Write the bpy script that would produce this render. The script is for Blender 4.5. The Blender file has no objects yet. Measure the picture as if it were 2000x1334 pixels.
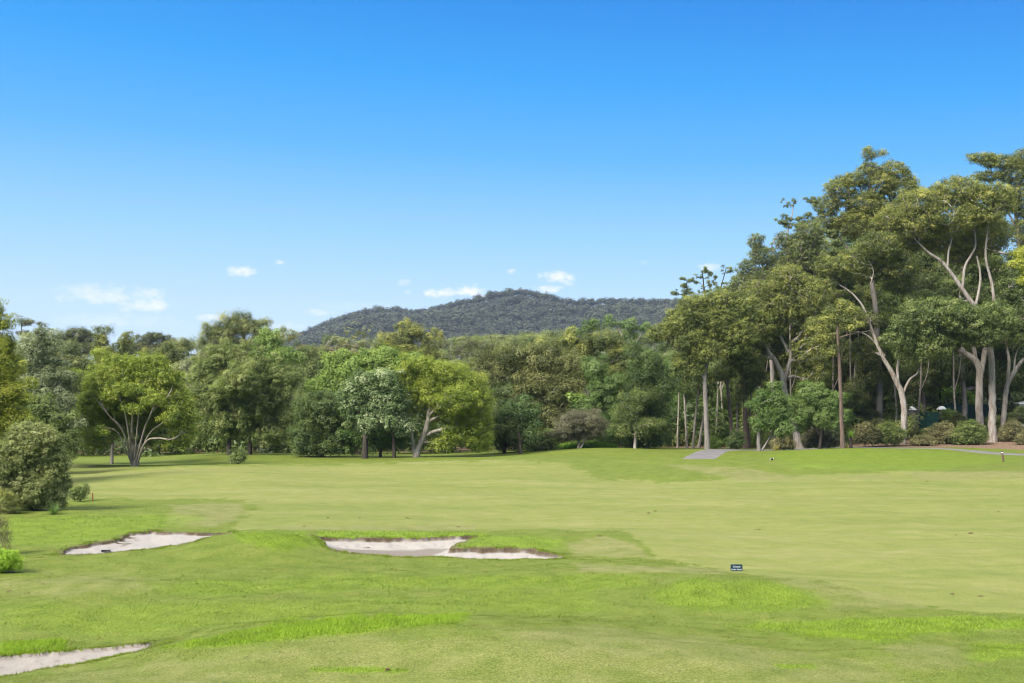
import bpy, math, random
import numpy as np
from mathutils import Vector

# ------------------------------------------------------------------ basics
S = bpy.context.scene
COL = S.collection
F, HC, HY = 2400.0, 6.0, 770.0        # focal length in photo pixels, eye height, horizon row


def P(px, py, d):
    return np.array([(px - 1000.0) * d / F, d, HC - (py - HY) * d / F])


def link(o):
    COL.objects.link(o)
    return o


def mesh_np(name, verts, nsides, idx, mat, parent=None, smooth=False, fattr=None, vattr=None):
    """verts (N,3); idx (M,nsides) -> one mesh object"""
    verts = np.asarray(verts, dtype=np.float32)
    idx = np.asarray(idx, dtype=np.int32)
    me = bpy.data.meshes.new(name)
    me.vertices.add(len(verts))
    me.vertices.foreach_set('co', verts.ravel())
    m = len(idx)
    me.loops.add(m * nsides)
    me.polygons.add(m)
    me.loops.foreach_set('vertex_index', idx.ravel())
    me.polygons.foreach_set('loop_start', np.arange(0, m * nsides, nsides, dtype=np.int32))
    me.polygons.foreach_set('use_smooth', np.full(m, smooth, dtype=bool))
    me.update(calc_edges=True)
    for k, v in (fattr or {}).items():
        a = me.attributes.new(k, 'FLOAT', 'FACE')
        a.data.foreach_set('value', np.asarray(v, dtype=np.float32))
    for k, v in (vattr or {}).items():
        a = me.attributes.new(k, 'FLOAT', 'POINT')
        a.data.foreach_set('value', np.asarray(v, dtype=np.float32))
    me.materials.append(mat)
    o = bpy.data.objects.new(name, me)
    if parent is not None:
        o.parent = parent
    return link(o)


def mesh_py(name, verts, faces, mat, parent=None, smooth=False):
    me = bpy.data.meshes.new(name)
    me.from_pydata([tuple(v) for v in verts], [], [tuple(f) for f in faces])
    me.update()
    me.materials.append(mat)
    if smooth:
        me.polygons.foreach_set('use_smooth', [True] * len(me.polygons))
    o = bpy.data.objects.new(name, me)
    if parent is not None:
        o.parent = parent
    return link(o)


def thing(name, label, cat, loc, group=None):
    o = bpy.data.objects.new(name, None)
    o.empty_display_size = 0.3
    link(o)
    o.location = tuple(float(v) for v in loc)
    o['label'] = label
    o['category'] = cat
    if group:
        o['group'] = group
    return o


# ------------------------------------------------------------------ noise (numpy)
def vnoise(x, y, seed=0):
    """smooth value noise 0..1"""
    xi = np.floor(x).astype(np.int64)
    yi = np.floor(y).astype(np.int64)
    fx = x - xi
    fy = y - yi
    fx = fx * fx * (3 - 2 * fx)
    fy = fy * fy * (3 - 2 * fy)

    def h(a, b):
        n = (a * 374761393 + b * 668265263 + seed * 982451653) & 0x7fffffff
        n = ((n ^ (n >> 13)) * 1274126177) & 0x7fffffff
        n = n ^ (n >> 16)
        return (n & 0xffff) / 65535.0
    return (h(xi, yi) * (1 - fx) + h(xi + 1, yi) * fx) * (1 - fy) + (h(xi, yi + 1) * (1 - fx) + h(xi + 1, yi + 1) * fx) * fy


def fbm(x, y, seed=0, o=4):
    t = 0
    a = 0.5
    for k in range(o):
        t = t + a * vnoise(x * 2 ** k, y * 2 ** k, seed + k)
        a *= 0.5
    return t / (1 - 0.5 ** o)


def sstep(a, b, x):
    t = np.clip((x - a) / (b - a), 0, 1)
    return t * t * (3 - 2 * t)


def sdist(poly, x, y):
    """signed distance to polygon, positive inside"""
    poly = np.asarray(poly, float)
    d2 = np.full(x.shape, 1e18)
    inside = np.zeros(x.shape, bool)
    n = len(poly)
    for i in range(n):
        ax, ay = poly[i]
        bx, by = poly[(i + 1) % n]
        ex, ey = bx - ax, by - ay
        t = np.clip(((x - ax) * ex + (y - ay) * ey) / (ex * ex + ey * ey + 1e-12), 0, 1)
        d2 = np.minimum(d2, (x - ax - t * ex) ** 2 + (y - ay - t * ey) ** 2)
        c = ((ay > y) != (by > y))
        with np.errstate(divide='ignore', invalid='ignore'):
            xx = (bx - ax) * (y - ay) / (by - ay + 1e-30) + ax
        inside ^= c & (x < xx)
    s = np.sqrt(d2)
    return np.where(inside, s, -s)


# ------------------------------------------------------------------ terrain heights
# measured spots of the course: photo column, photo row, metres from the viewer
CTRL = [
    # under and in front of the viewer
    (-600, 2400, 8.5), (300, 2400, 8.5), (1000, 2380, 8.5), (1700, 2400, 8.5), (2600, 2400, 8.5),
    (-300, 1500, 18), (400, 1480, 18), (1000, 1480, 18), (1600, 1490, 18), (2300, 1500, 18),
    # foreground mound: face, crest, hollow behind
    (0, 1336, 24.0), (300, 1300, 25.0), (600, 1290, 24.6), (900, 1290, 24.4), (1200, 1290, 24.4), (1500, 1300, 24.6), (1900, 1310, 24.8), (2300, 1320, 25),
    (-250, 1360, 24.3), (0, 1321, 25.0), (150, 1298, 26.0), (310, 1266, 27.4), (430, 1232, 28.6), (560, 1207, 29.5), (750, 1205, 29.8), (950, 1211, 29.6), (1150, 1219, 29.2), (1320, 1240, 28.4),
    (0, 1284, 28.6), (150, 1270, 29.2), (300, 1256, 29.9), (-250, 1300, 28.4),
    (450, 1222, 31.0), (600, 1206, 32.2), (800, 1205, 32.4), (1000, 1209, 32.2), (1200, 1212, 31.8),
    (1500, 1236, 30.0), (1750, 1220, 31.2), (2000, 1210, 32.0), (2300, 1215, 32),
    # rough between
    (0, 1200, 34), (250, 1190, 34.5), (500, 1160, 36.5), (750, 1165, 36), (1000, 1170, 35.6), (1250, 1180, 34.8),
    (1400, 1128, 39.2), (1530, 1140, 38.2), (1480, 1170, 35.5), (1250, 1130, 39.2), (1700, 1172, 35.8), (1900, 1190, 34.5), (2200, 1190, 34.6),
    (1440, 1119, 41.2), (1600, 1115, 41.7), (1900, 1120, 41.1), (2200, 1120, 41.0),
    (-200, 1130, 40), (50, 1125, 40.6), (250, 1118, 41.4), (500, 1108, 42.2), (750, 1116, 41.8), (1000, 1118, 41.2), (1200, 1108, 42.2),
    # mid mound crest
    (118, 1087, 45.0), (230, 1079, 45.2), (345, 1069, 45.7), (395, 1059, 46.0), (440, 1050, 46.2), (520, 1040, 46.6), (585, 1046, 46.5), (606, 1058, 46.2), (625, 1070, 45.8), (700, 1084, 45.0), (840, 1094, 44.7), (1000, 1095, 44.7), (1060, 1094, 44.8), (1110, 1088, 45.4),
    (520, 1042, 50.5), (580, 1046, 50.2),
    # far rims of the bunkers
    (60, 1078, 46.8), (150, 1067, 48.2), (235, 1052, 50.3), (300, 1038, 52.2), (440, 1041, 53.0), (520, 1038, 54.0),
    (620, 1050, 51.4), (780, 1049, 51.9), (930, 1045, 52.4),
    (900, 1071, 47.5), (960, 1072, 47.6), (1040, 1074, 47.4), (960, 1052, 49.6), (1080, 1049, 49.8), (1200, 1046, 50.0), (1150, 1078, 46.9),
    (1000, 1040, 53.6), (1200, 1036, 54.0), (700, 1036, 54.0),
    # bank behind the left bunker
    (0, 1060, 49.0), (80, 1030, 53.6), (250, 1012, 57.5), (380, 1012, 58.5), (20, 1005, 60.0), (-200, 1050, 50),
    (480, 1008, 60.0), (700, 1000, 62.6), (1000, 1000, 62.6), (1300, 1040, 53.6), (1330, 1000, 62.6), (1700, 1040, 53.3), (1700, 1000, 62.6), (2100, 1040, 53.3), (2100, 1000, 62.6),
    (0, 965, 73), (200, 968, 72.4), (450, 965, 74), (800, 966, 73.4), (1100, 967, 73), (1450, 969, 72.8), (1800, 969, 72.8), (2200, 970, 72.5), (-300, 970, 72),
    # fairway swales
    (200, 943, 82), (500, 945, 82), (900, 945, 82.5), (1200, 948, 82), (1500, 944, 83), (1800, 940, 84), (2100, 940, 84),
    (900, 930, 90.5), (1200, 929, 91), (1500, 926, 92), (1800, 917, 95), (2100, 915, 96),
    (150, 905, 103), (280, 911, 101), (420, 911, 101), (600, 909, 102), (760, 904, 104), (1000, 897, 107), (1150, 896, 108), 
    (1000, 893, 112), (150, 903, 112), (280, 908, 112), (420, 904, 111), (600, 903, 111), (760, 900, 111),
    (250, 898, 122), (448, 889, 122), (650, 892, 120), (820, 893, 117), (960, 890, 121),
    (1060, 882, 122), (1170, 875, 124), (1280, 880, 122), (1170, 873, 134), (1040, 878, 134), (1280, 876, 134),
    (1250, 898, 106), (1310, 898.5, 106), (1370, 898.5, 106.5), (1430, 898, 107), (1250, 908, 109.5), (1310, 907, 109.7), (1360, 905, 110.2), (1365, 898, 113.5), (1290, 890, 115), (1380, 888, 119), (1400, 878, 126), (1400, 876, 134), (1470, 897, 109), (1440, 884, 120), (1460, 880, 126),
    (1500, 888, 116), (1560, 880, 119), (1640, 876, 121.5), (1750, 876, 122), (1830, 879, 121), (1640, 900, 108.5), (1800, 901, 108.5), (1640, 875, 130), (1750, 876, 130), (1540, 880, 130),
    (1900, 889.5, 119), (2000, 891.5, 118.5), (1900, 879, 126), (2000, 885, 124.5), (1959, 902, 110), (2300, 893, 118),
    # beyond: wood floor, bank on the right
    (0, 890, 130), (200, 888, 135), (450, 878, 145), (700, 880, 145), (1000, 872, 150), (1250, 868, 150), (1450, 868, 146), (1600, 864, 146),
    (1935, 864, 137.5), (1800, 866, 137), (2100, 864, 137), (1750, 850, 150), (1920, 838, 150), (2100, 838, 150), (1850, 832, 170), (2050, 825, 170),
    (-600, 870, 145), (2600, 840, 160), (-900, 960, 80), (-700, 1120, 42), (2700, 1120, 42), (2800, 960, 76), (-600, 1300, 28), (2600, 1300, 28),
    (0, 842, 200), (500, 842, 200), (1000, 842, 200), (1500, 838, 200), (2000, 815, 200), (2500, 815, 200), (-600, 842, 200),
]


def uv_of(px, d):
    return (px - 1000.0) / 520.0, np.log(d) * 4.2


_c = np.array(CTRL, float)
_cz = HC - (_c[:, 1] - HY) * _c[:, 2] / F
_cu, _cv = uv_of(_c[:, 0], _c[:, 2])


def _k(r2):
    return np.where(r2 > 1e-12, r2 * np.log(np.maximum(r2, 1e-12)) * 0.5, 0.0)


_n = len(_c)
_K = _k((_cu[:, None] - _cu[None]) ** 2 + (_cv[:, None] - _cv[None]) ** 2) + np.eye(_n) * 0.004
_Pm = np.stack([np.ones(_n), _cu, _cv], 1)
_A = np.zeros((_n + 3, _n + 3))
_A[:_n, :_n] = _K
_A[:_n, _n:] = _Pm
_A[_n:, :_n] = _Pm.T
_w = np.linalg.solve(_A, np.concatenate([_cz, np.zeros(3)]))


def base_z(px, d):
    px = np.clip(np.asarray(px, float), -900, 2900)
    d = np.asarray(d, float)
    dd = np.clip(d, 8.5, 200)
    u, v = uv_of(px, dd)
    sh = u.shape
    u = u.ravel()
    v = v.ravel()
    out = np.empty(u.shape)
    B = 60000
    for i in range(0, len(u), B):
        uu = u[i:i + B]
        vv = v[i:i + B]
        k = _k((uu[:, None] - _cu[None]) ** 2 + (vv[:, None] - _cv[None]) ** 2)
        out[i:i + B] = k @ _w[:_n] + _w[_n] + _w[_n + 1] * uu + _w[_n + 2] * vv
    z = out.reshape(sh)
    far = sstep(190, 420, d)
    return z * (1 - far)


# bunkers: outline as (photo column, metres)
BUNK = [
    dict(poly=[(112, 45.6), (150, 48.3), (200, 49.5), (226, 50.0), (234, 51.2), (262, 52.2), (296, 52.9), (330, 52.5), (380, 52.6), (458, 52.8), (448, 47.3), (345, 46.2), (230, 45.6)],
         lip=0.11, deep=0.36, slope=2.6, seed=3, floor_from=(318, 60)),
    dict(poly=[(608, 49.5), (618, 51.6), (700, 52.0), (800, 52.2), (928, 52.6), (942, 51.7), (915, 50.1), (893, 48.8), (888, 47.75), (960, 47.6), (1040, 47.3), (1076, 46.8), (1114, 45.9), (1095, 45.4), (1000, 45.2), (840, 45.1), (700, 45.4), (645, 46.1), (616, 47.6)],
         lip=0.14, deep=0.30, slope=1.25, seed=9, floor_from=None),
    dict(poly=[(-330, 25.9), (-330, 28.7), (0, 28.75), (150, 29.3), (250, 29.8), (312, 29.9), (306, 28.2), (150, 26.6), (0, 25.6)],
         lip=0.07, deep=0.30, slope=1.9, seed=5, floor_from=None),
]


def bunker_sd(x, y):
    """largest signed distance (m) to any bunker, which bunker, carve depth"""
    best = np.full(x.shape, -99.0)
    which = np.full(x.shape, -1)
    carve = np.zeros(x.shape)
    for k, b in enumerate(BUNK):
        poly = [((p - 1000) * d / F, d) for p, d in b['poly']]
        pa = np.array(poly)
        m = (x > pa[:, 0].min() - 2) & (x < pa[:, 0].max() + 2) & (y > pa[:, 1].min() - 2) & (y < pa[:, 1].max() + 2)
        if not m.any():
            continue
        xs, ys = x[m], y[m]
        s = sdist(poly, xs, ys)
        s = s + (fbm(xs * 1.3, ys * 1.3, b['seed'], 3) - 0.5) * 0.55 + (fbm(xs * 5, ys * 5, b['seed'] + 7, 2) - 0.5) * 0.2
        c = b['lip'] * sstep(0, 0.06, s) + b['deep'] * np.sin(np.clip(s / b['slope'], 0, 1) * math.pi / 2) ** 1.2 * (s > 0)
        bb = best[m]
        w = s > bb
        bb[w] = s[w]
        best[m] = bb
        ww = which[m]
        ww[w] = k
        which[m] = ww
        cc = carve[m]
        cc[w] = c[w]
        carve[m] = cc
    return best, which, carve


# low swells across the turf: photo columns from/to, metres away, height, half width
SWELLS = [(430, 1280, 40.6, 0.14, 0.8), (20, 420, 38.6, 0.16, 1.0), (1260, 1640, 37.4, 0.20, 1.1), (300, 900, 34.6, 0.10, 0.9), (900, 2100, 88, 0.30, 2.6), (1000, 1900, 78, 0.26, 2.2), (200, 900, 86, 0.26, 2.4), (600, 1500, 70, 0.20, 2.0), (1400, 2100, 66, 0.18, 1.8), (1500, 2100, 96, 0.25, 2.4), (1300, 2100, 46, 0.10, 1.4)]


def ground_xy(x, y):
    """height of finished ground at world x, y (arrays)"""
    x = np.asarray(x, float)
    y = np.asarray(y, float)
    px = 1000 + F * x / y
    z = base_z(px, y)
    near = sstep(150, 60, y)
    z = z + (fbm(x * 0.35, y * 0.35, 41, 3) - 0.5) * 0.24 * near * sstep(14, 22, y)
    z = z + (fbm(x * 0.085 + 3, y * 0.12, 47, 2) - 0.5) * 0.8 * sstep(68, 78, y) * sstep(108, 98, y)
    z = z + (fbm(x * 0.16 + 3, y * 0.2, 49, 2) - 0.5) * 0.3 * sstep(20, 24, y) * sstep(44, 38, y)
    z = z + (fbm(x * 1.4, y * 1.4, 43, 2) - 0.5) * 0.022 * near
    s, w, c = bunker_sd(x, y)
    for (a, b, dc, h, wd) in SWELLS:
        e = sstep(a - 120, a + 80, px) * sstep(b + 120, b - 80, px)
        wob = dc + (fbm(px / 260.0, px * 0 + dc, 29, 2) - 0.5) * wd * 3
        z = z + 0.45 * h * e * np.exp(-((y - wob) / wd) ** 2) * (s < -0.4)
    return z - c, s, w


def gz(x, y):
    return float(ground_xy(np.array([x]), np.array([y]))[0][0])


# ------------------------------------------------------------------ grass zones in the photo's measured outlines
ZONES = {
    'fair': [([(-400, 972), (180, 972), (470, 976), (494, 990), (470, 1016), (440, 1038), (620, 1034), (800, 1029), (960, 1037), (1215, 1036), (1246, 1056), (1290, 1092), (1420, 1117), (1500, 1122), (1600, 1136), (1720, 1166), (1860, 1196), (2100, 1199), (2600, 1200),
               (2600, 950), (2000, 935), (1760, 921), (1500, 932), (1300, 942), (1180, 938), (1100, 905), (1000, 898), (700, 906), (300, 913), (140, 908), (-400, 910)], 14)],
    'lush': [([(320, 1266), (420, 1240), (560, 1212), (700, 1200), (900, 1203), (900, 1220), (720, 1232), (600, 1244), (470, 1262)], 16, 0.95),
             ([(280, 1138), (700, 1126), (1250, 1124), (1290, 1150), (800, 1150), (320, 1166)], 24, 0.45),
             ([(1420, 1222), (1620, 1214), (1850, 1204), (2100, 1203), (2300, 1203), (2300, 1228), (1900, 1236), (1720, 1256), (1560, 1244)], 24, 0.7),
             ([(1270, 1160), (1340, 1134), (1470, 1131), (1560, 1150), (1625, 1178), (1540, 1194), (1290, 1190)], 22, 0.6),
             ([(600, 1304), (700, 1302), (800, 1306), (800, 1314), (690, 1316), (610, 1312)], 8, 0.8),
             ([(1510, 1298), (1590, 1296), (1590, 1306), (1520, 1306)], 8, 0.7),
             ([(150, 1008), (380, 1003), (420, 1012), (300, 1036), (120, 1066), (0, 1062), (0, 1012)], 16, 0.5),
             ([(615, 1036), (900, 1040), (960, 1044), (935, 1050), (620, 1054)], 8, 0.75),
             ([(440, 1040), (600, 1036), (625, 1060), (560, 1075), (470, 1060)], 18, 0.7),
             ([(920, 1052), (1000, 1046), (1110, 1052), (1080, 1074), (900, 1070)], 12, 0.6),
             ([(1480, 888), (1640, 877), (1840, 880), (1990, 900), (1800, 920), (1560, 915)], 16, 0.42),
             ([(1900, 1255), (2100, 1250), (2100, 1280), (1900, 1290)], 20, 0.6),
             ([(0, 1255), (130, 1250), (130, 1272), (0, 1280)], 6),
             ([(350, 1180), (1150, 1150), (1150, 1195), (700, 1196), (300, 1240), (0, 1230), (0, 1180)], 40, 0.35),
             ],
    'dry': [([(0, 1336), (350, 1280), (600, 1252), (900, 1238), (1200, 1236), (1500, 1262), (1700, 1292), (1800, 1345), (0, 1345)], 50, 0.6), ([(930, 1228), (1180, 1224), (1400, 1250), (1560, 1300), (1300, 1320), (1000, 1290)], 40, 0.7),
            ([(1500, 1128), (1620, 1140), (1780, 1170), (1830, 1192), (1640, 1190), (1560, 1150)], 20, 0.7),
            ([(1720, 1262), (1860, 1258), (1900, 1300), (1740, 1310)], 24, 0.6),
            ([(1120, 1100), (1420, 1110), (1420, 1122), (1130, 1116)], 8),
            ([(540, 1028), (930, 1026), (930, 1036), (560, 1036)], 6),
            ([(1180, 1045), (1245, 1060), (1270, 1090), (1120, 1086), (1110, 1060)], 8),
            ([(1290, 906), (1420, 912), (1600, 935), (1740, 926), (1740, 936), (1450, 938)], 8),
            ([(1760, 920), (2100, 920), (2100, 936), (1800, 938)], 8),
            ([(330, 985), (480, 980), (480, 1000), (430, 1032), (330, 1024)], 10),
            ([(0, 1130), (250, 1115), (320, 1150), (140, 1170), (0, 1170)], 30, 0.6)],
    'litter': [([(1640, 872), (1790, 874), (1830, 875.5), (1860, 873.5), (1930, 876), (2010, 879), (2200, 880), (2200, 820), (1640, 845)], 3)],
}


def zones(px, py, x, y):
    out = {}
    nz = (fbm(x * 0.9, y * 0.5, 71, 3) - 0.5)
    nz2 = (fbm(x * 3.1, y * 2.2, 77, 3) - 0.5)
    for k, lst in ZONES.items():
        v = np.zeros(px.shape)
        for ent in lst:
            poly, soft = ent[:2]
            wgt = ent[2] if len(ent) > 2 else 1.0
            q = [(a, b * 4.0) for a, b in poly]
            qa = np.array(q)
            m = (px > qa[:, 0].min() - 90) & (px < qa[:, 0].max() + 90) & (py * 4 > qa[:, 1].min() - 90) & (py * 4 < qa[:, 1].max() + 90)
            if not m.any():
                continue
            sft = soft * (0.45 if k == 'fair' else 1.0)
            s = sdist(q, px[m], py[m] * 4.0) + nz[m] * soft * 3.2 + nz2[m] * soft * 2.2
            t = sstep(-sft, sft * 1.2, s) * wgt
            v[m] = np.maximum(v[m], t)
        out[k] = v
    return out


# ------------------------------------------------------------------ node helpers
def new_mat(name):
    m = bpy.data.materials.new(name)
    m.use_nodes = True
    nt = m.node_tree
    nt.nodes.clear()
    out = nt.nodes.new('ShaderNodeOutputMaterial')
    return m, nt, out


def N(nt, typ, **kw):
    n = nt.nodes.new(typ)
    for k, v in kw.items():
        if k == 'inp':
            for i, val in v.items():
                if isinstance(val, bpy.types.NodeSocket):
                    nt.links.new(val, n.inputs[i])
                else:
                    n.inputs[i].default_value = val
        else:
            setattr(n, k, v)
    return n


def c4(c):
    return (c[0], c[1], c[2], 1.0)


def ramp(nt, fac, stops, interp='LINEAR'):
    r = nt.nodes.new('ShaderNodeValToRGB')
    e = r.color_ramp.elements
    r.color_ramp.interpolation = interp
    while len(e) < len(stops):
        e.new(0.5)
    for i, (p, c) in enumerate(stops):
        e[i].position = p
        e[i].color = c4(c) if not isinstance(c, (int, float)) else (c, c, c, 1)
    nt.links.new(fac, r.inputs[0])
    return r.outputs[0]


def mixc(nt, fac, a, b, typ='MIX'):
    n = nt.nodes.new('ShaderNodeMix')
    n.data_type = 'RGBA'
    n.blend_type = typ
    n.clamp_factor = True
    for sock, v in ((n.inputs[0], fac), (n.inputs[6], a), (n.inputs[7], b)):
        if isinstance(v, bpy.types.NodeSocket):
            nt.links.new(v, sock)
        elif isinstance(v, (tuple, list)):
            sock.default_value = c4(v)
        else:
            sock.default_value = v
    return n.outputs[2]


def math_(nt, op, a, b=0.0, c=None, clamp=False):
    n = nt.nodes.new('ShaderNodeMath')
    n.operation = op
    n.use_clamp = clamp
    for i, v in enumerate((a, b, c)):
        if v is None:
            continue
        if isinstance(v, bpy.types.NodeSocket):
            nt.links.new(v, n.inputs[i])
        else:
            n.inputs[i].default_value = v
    return n.outputs[0]


def attr(nt, name):
    n = nt.nodes.new('ShaderNodeAttribute')
    n.attribute_name = name
    return n.outputs['Fac']


def noise(nt, vec, scale, detail=3.0, rough=0.55, dist=0.0):
    n = nt.nodes.new('ShaderNodeTexNoise')
    n.inputs['Scale'].default_value = scale
    n.inputs['Detail'].default_value = detail
    n.inputs['Roughness'].default_value = rough
    n.inputs['Distortion'].default_value = dist
    nt.links.new(vec, n.inputs['Vector'])
    return n.outputs[0]


def bsdf(nt, out, color, rough=0.7, spec=0.3, normal=None, metal=0.0):
    b = nt.nodes.new('ShaderNodeBsdfPrincipled')
    if isinstance(color, bpy.types.NodeSocket):
        nt.links.new(color, b.inputs['Base Color'])
    else:
        b.inputs['Base Color'].default_value = c4(color)
    if isinstance(rough, bpy.types.NodeSocket):
        nt.links.new(rough, b.inputs['Roughness'])
    else:
        b.inputs['Roughness'].default_value = rough
    b.inputs['Specular IOR Level'].default_value = spec
    b.inputs['Metallic'].default_value = metal
    if normal is not None:
        nt.links.new(normal, b.inputs['Normal'])
    nt.links.new(b.outputs[0], out.inputs[0])
    return b


def bump(nt, h, strength, dist):
    n = nt.nodes.new('ShaderNodeBump')
    n.inputs['Strength'].default_value = strength
    n.inputs['Distance'].default_value = dist
    nt.links.new(h, n.inputs['Height'])
    return n.outputs[0]


# ------------------------------------------------------------------ materials
ROUGH_A, ROUGH_B, ROUGH_C = (0.050, 0.076, 0.008), (0.082, 0.108, 0.013), (0.134, 0.146, 0.036)
FAIR_A, FAIR_B, FAIR_C = (0.096, 0.118, 0.025), (0.122, 0.136, 0.033), (0.150, 0.153, 0.052)
LUSH_A, LUSH_B = (0.066, 0.118, 0.005), (0.116, 0.176, 0.010)
DRY_A, DRY_B = (0.098, 0.110, 0.028), (0.152, 0.148, 0.056)


def grass_color(nt, pos, fine=True):
    big = noise(nt, pos, 0.16, 3, 0.5)
    mid = noise(nt, pos, 1.1, 4, 0.62)
    fin = noise(nt, pos, 11.0, 3, 0.65)
    tiny = noise(nt, pos, 46.0, 2, 0.6)
    grain = noise(nt, pos, 24.0, 3, 0.7)
    m1 = math_(nt, 'ADD', math_(nt, 'MULTIPLY', mid, 0.36), math_(nt, 'ADD', math_(nt, 'MULTIPLY', fin, 0.30), math_(nt, 'MULTIPLY', grain, 0.34)))
    rough = ramp(nt, m1, [(0.34, ROUGH_A), (0.5, ROUGH_B), (0.68, ROUGH_C)])
    sepx = N(nt, 'ShaderNodeMapping', inp={0: pos})
    sepx.inputs['Scale'].default_value = (0.05, 0.30, 0.3)
    swath = noise(nt, sepx.outputs[0], 1.0, 4, 0.55)
    sepf = N(nt, 'ShaderNodeMapping', inp={0: pos})
    sepf.inputs['Scale'].default_value = (0.5, 1.6, 1.0)
    swf = noise(nt, sepf.outputs[0], 1.0, 4, 0.6)
    f1 = math_(nt, 'ADD', math_(nt, 'MULTIPLY', swath, 0.34), math_(nt, 'ADD', math_(nt, 'MULTIPLY', mid, 0.22), math_(nt, 'ADD', math_(nt, 'MULTIPLY', swf, 0.22), math_(nt, 'MULTIPLY', fin, 0.22))))
    fair = ramp(nt, f1, [(0.40, FAIR_A), (0.5, FAIR_B), (0.60, FAIR_C)])
    lush = ramp(nt, m1, [(0.36, LUSH_A), (0.62, LUSH_B)])
    dry = ramp(nt, m1, [(0.36, DRY_A), (0.64, DRY_B)])
    c = mixc(nt, attr(nt, 'fair'), rough, fair)
    dn = math_(nt, 'MULTIPLY', attr(nt, 'dry'), ramp(nt, mid, [(0.3, 0.45), (0.6, 0.95)]))
    c = mixc(nt, dn, c, dry)
    ln = math_(nt, 'MULTIPLY', attr(nt, 'lush'), ramp(nt, mid, [(0.28, 0.35), (0.55, 0.95)]))
    c = mixc(nt, ln, c, lush)
    gm = math_(nt, 'ADD', math_(nt, 'MULTIPLY', grain, 0.6), math_(nt, 'MULTIPLY', tiny, 0.4))
    g = ramp(nt, gm, [(0.34, (0.46, 0.50, 0.46)), (0.5, (0.97, 0.97, 0.97)), (0.66, (1.6, 1.5, 1.7))])
    nf = math_(nt, 'SUBTRACT', 1.0, math_(nt, 'MULTIPLY', attr(nt, 'fair'), 0.35))
    c = mixc(nt, nf, c, g, 'MULTIPLY')
    return c, fin, tiny


def make_ground():
    m, nt, out = new_mat('course grass')
    pos = N(nt, 'ShaderNodeNewGeometry').outputs['Position']
    c, fin, tiny = grass_color(nt, pos)
    ln = noise(nt, pos, 6.0, 5, 0.7)
    litter = ramp(nt, ln, [(0.3, (0.045, 0.028, 0.018)), (0.48, (0.12, 0.075, 0.048)), (0.6, (0.19, 0.135, 0.095)), (0.75, (0.10, 0.095, 0.03))])
    c = mixc(nt, attr(nt, 'litter'), c, litter)
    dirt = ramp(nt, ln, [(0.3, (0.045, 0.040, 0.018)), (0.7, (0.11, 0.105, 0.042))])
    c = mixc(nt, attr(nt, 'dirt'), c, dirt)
    h = math_(nt, 'ADD', math_(nt, 'MULTIPLY', fin, 0.7), math_(nt, 'MULTIPLY', tiny, 0.3))
    bsdf(nt, out, c, 0.85, 0.12, bump(nt, h, 0.35, 0.04))
    return m


def make_blade():
    m, nt, out = new_mat('grass blades')
    pos = N(nt, 'ShaderNodeNewGeometry').outputs['Position']
    c, fin, tiny = grass_color(nt, pos)
    t = attr(nt, 'tint')
    c = mixc(nt, 1.0, c, ramp(nt, t, [(0.0, (1.02, 1.08, 0.9)), (0.6, (1.42, 1.42, 1.25)), (0.9, (1.6, 1.55, 1.5)), (1.0, (2.1, 1.75, 2.6))]), 'MULTIPLY')
    lg = math_(nt, 'MULTIPLY_ADD', attr(nt, 'lush'), 0.5, 1.0)
    sc = nt.nodes.new('ShaderNodeVectorMath')
    sc.operation = 'SCALE'
    nt.links.new(c, sc.inputs[0])
    nt.links.new(lg, sc.inputs['Scale'])
    c = sc.outputs[0]
    b = bsdf(nt, out, c, 0.6, 0.25)
    tr = N(nt, 'ShaderNodeBsdfTranslucent', inp={0: c})
    mx = N(nt, 'ShaderNodeMixShader', inp={0: 0.3, 1: b.outputs[0], 2: tr.outputs[0]})
    nt.links.new(mx.outputs[0], out.inputs[0])
    return m


def make_sand():
    m, nt, out = new_mat('bunker sand')
    pos = N(nt, 'ShaderNodeNewGeometry').outputs['Position']
    n1 = noise(nt, pos, 3.2, 5, 0.65)
    n2 = noise(nt, pos, 26.0, 3, 0.7)
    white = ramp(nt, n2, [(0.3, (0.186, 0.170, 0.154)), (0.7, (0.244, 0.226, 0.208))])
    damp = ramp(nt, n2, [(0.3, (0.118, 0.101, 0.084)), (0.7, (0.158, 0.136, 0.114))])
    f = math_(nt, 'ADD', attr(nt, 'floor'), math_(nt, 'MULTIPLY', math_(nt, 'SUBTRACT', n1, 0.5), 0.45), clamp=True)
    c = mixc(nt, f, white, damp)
    spk = ramp(nt, n1, [(0.60, 0.0), (0.68, 0.55)])
    c = mixc(nt, math_(nt, 'MULTIPLY', spk, attr(nt, 'rough_edge')), c, (0.10, 0.08, 0.06))
    c = mixc(nt, attr(nt, 'dirt'), c, ramp(nt, n2, [(0.3, (0.032, 0.023, 0.014)), (0.7, (0.095, 0.070, 0.045))]))  # soil lip at the rim, its brown darkened to paint in shade under the turf
    bsdf(nt, out, c, 0.95, 0.1, bump(nt, math_(nt, 'ADD', n2, n1), 0.2, 0.03))
    return m


def make_path():
    m, nt, out = new_mat('cart path concrete')
    pos = N(nt, 'ShaderNodeNewGeometry').outputs['Position']
    n1 = noise(nt, pos, 0.9, 5, 0.6)
    n2 = noise(nt, pos, 18.0, 3, 0.7)
    c = ramp(nt, math_(nt, 'ADD', math_(nt, 'MULTIPLY', n1, 0.6), math_(nt, 'MULTIPLY', n2, 0.4)), [(0.35, (0.089, 0.084, 0.084)), (0.65, (0.136, 0.128, 0.128))])
    bsdf(nt, out, c, 0.85, 0.25, bump(nt, n2, 0.3, 0.02))
    return m


LEAF_CACHE = {}
LGAIN = 1.45


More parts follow.
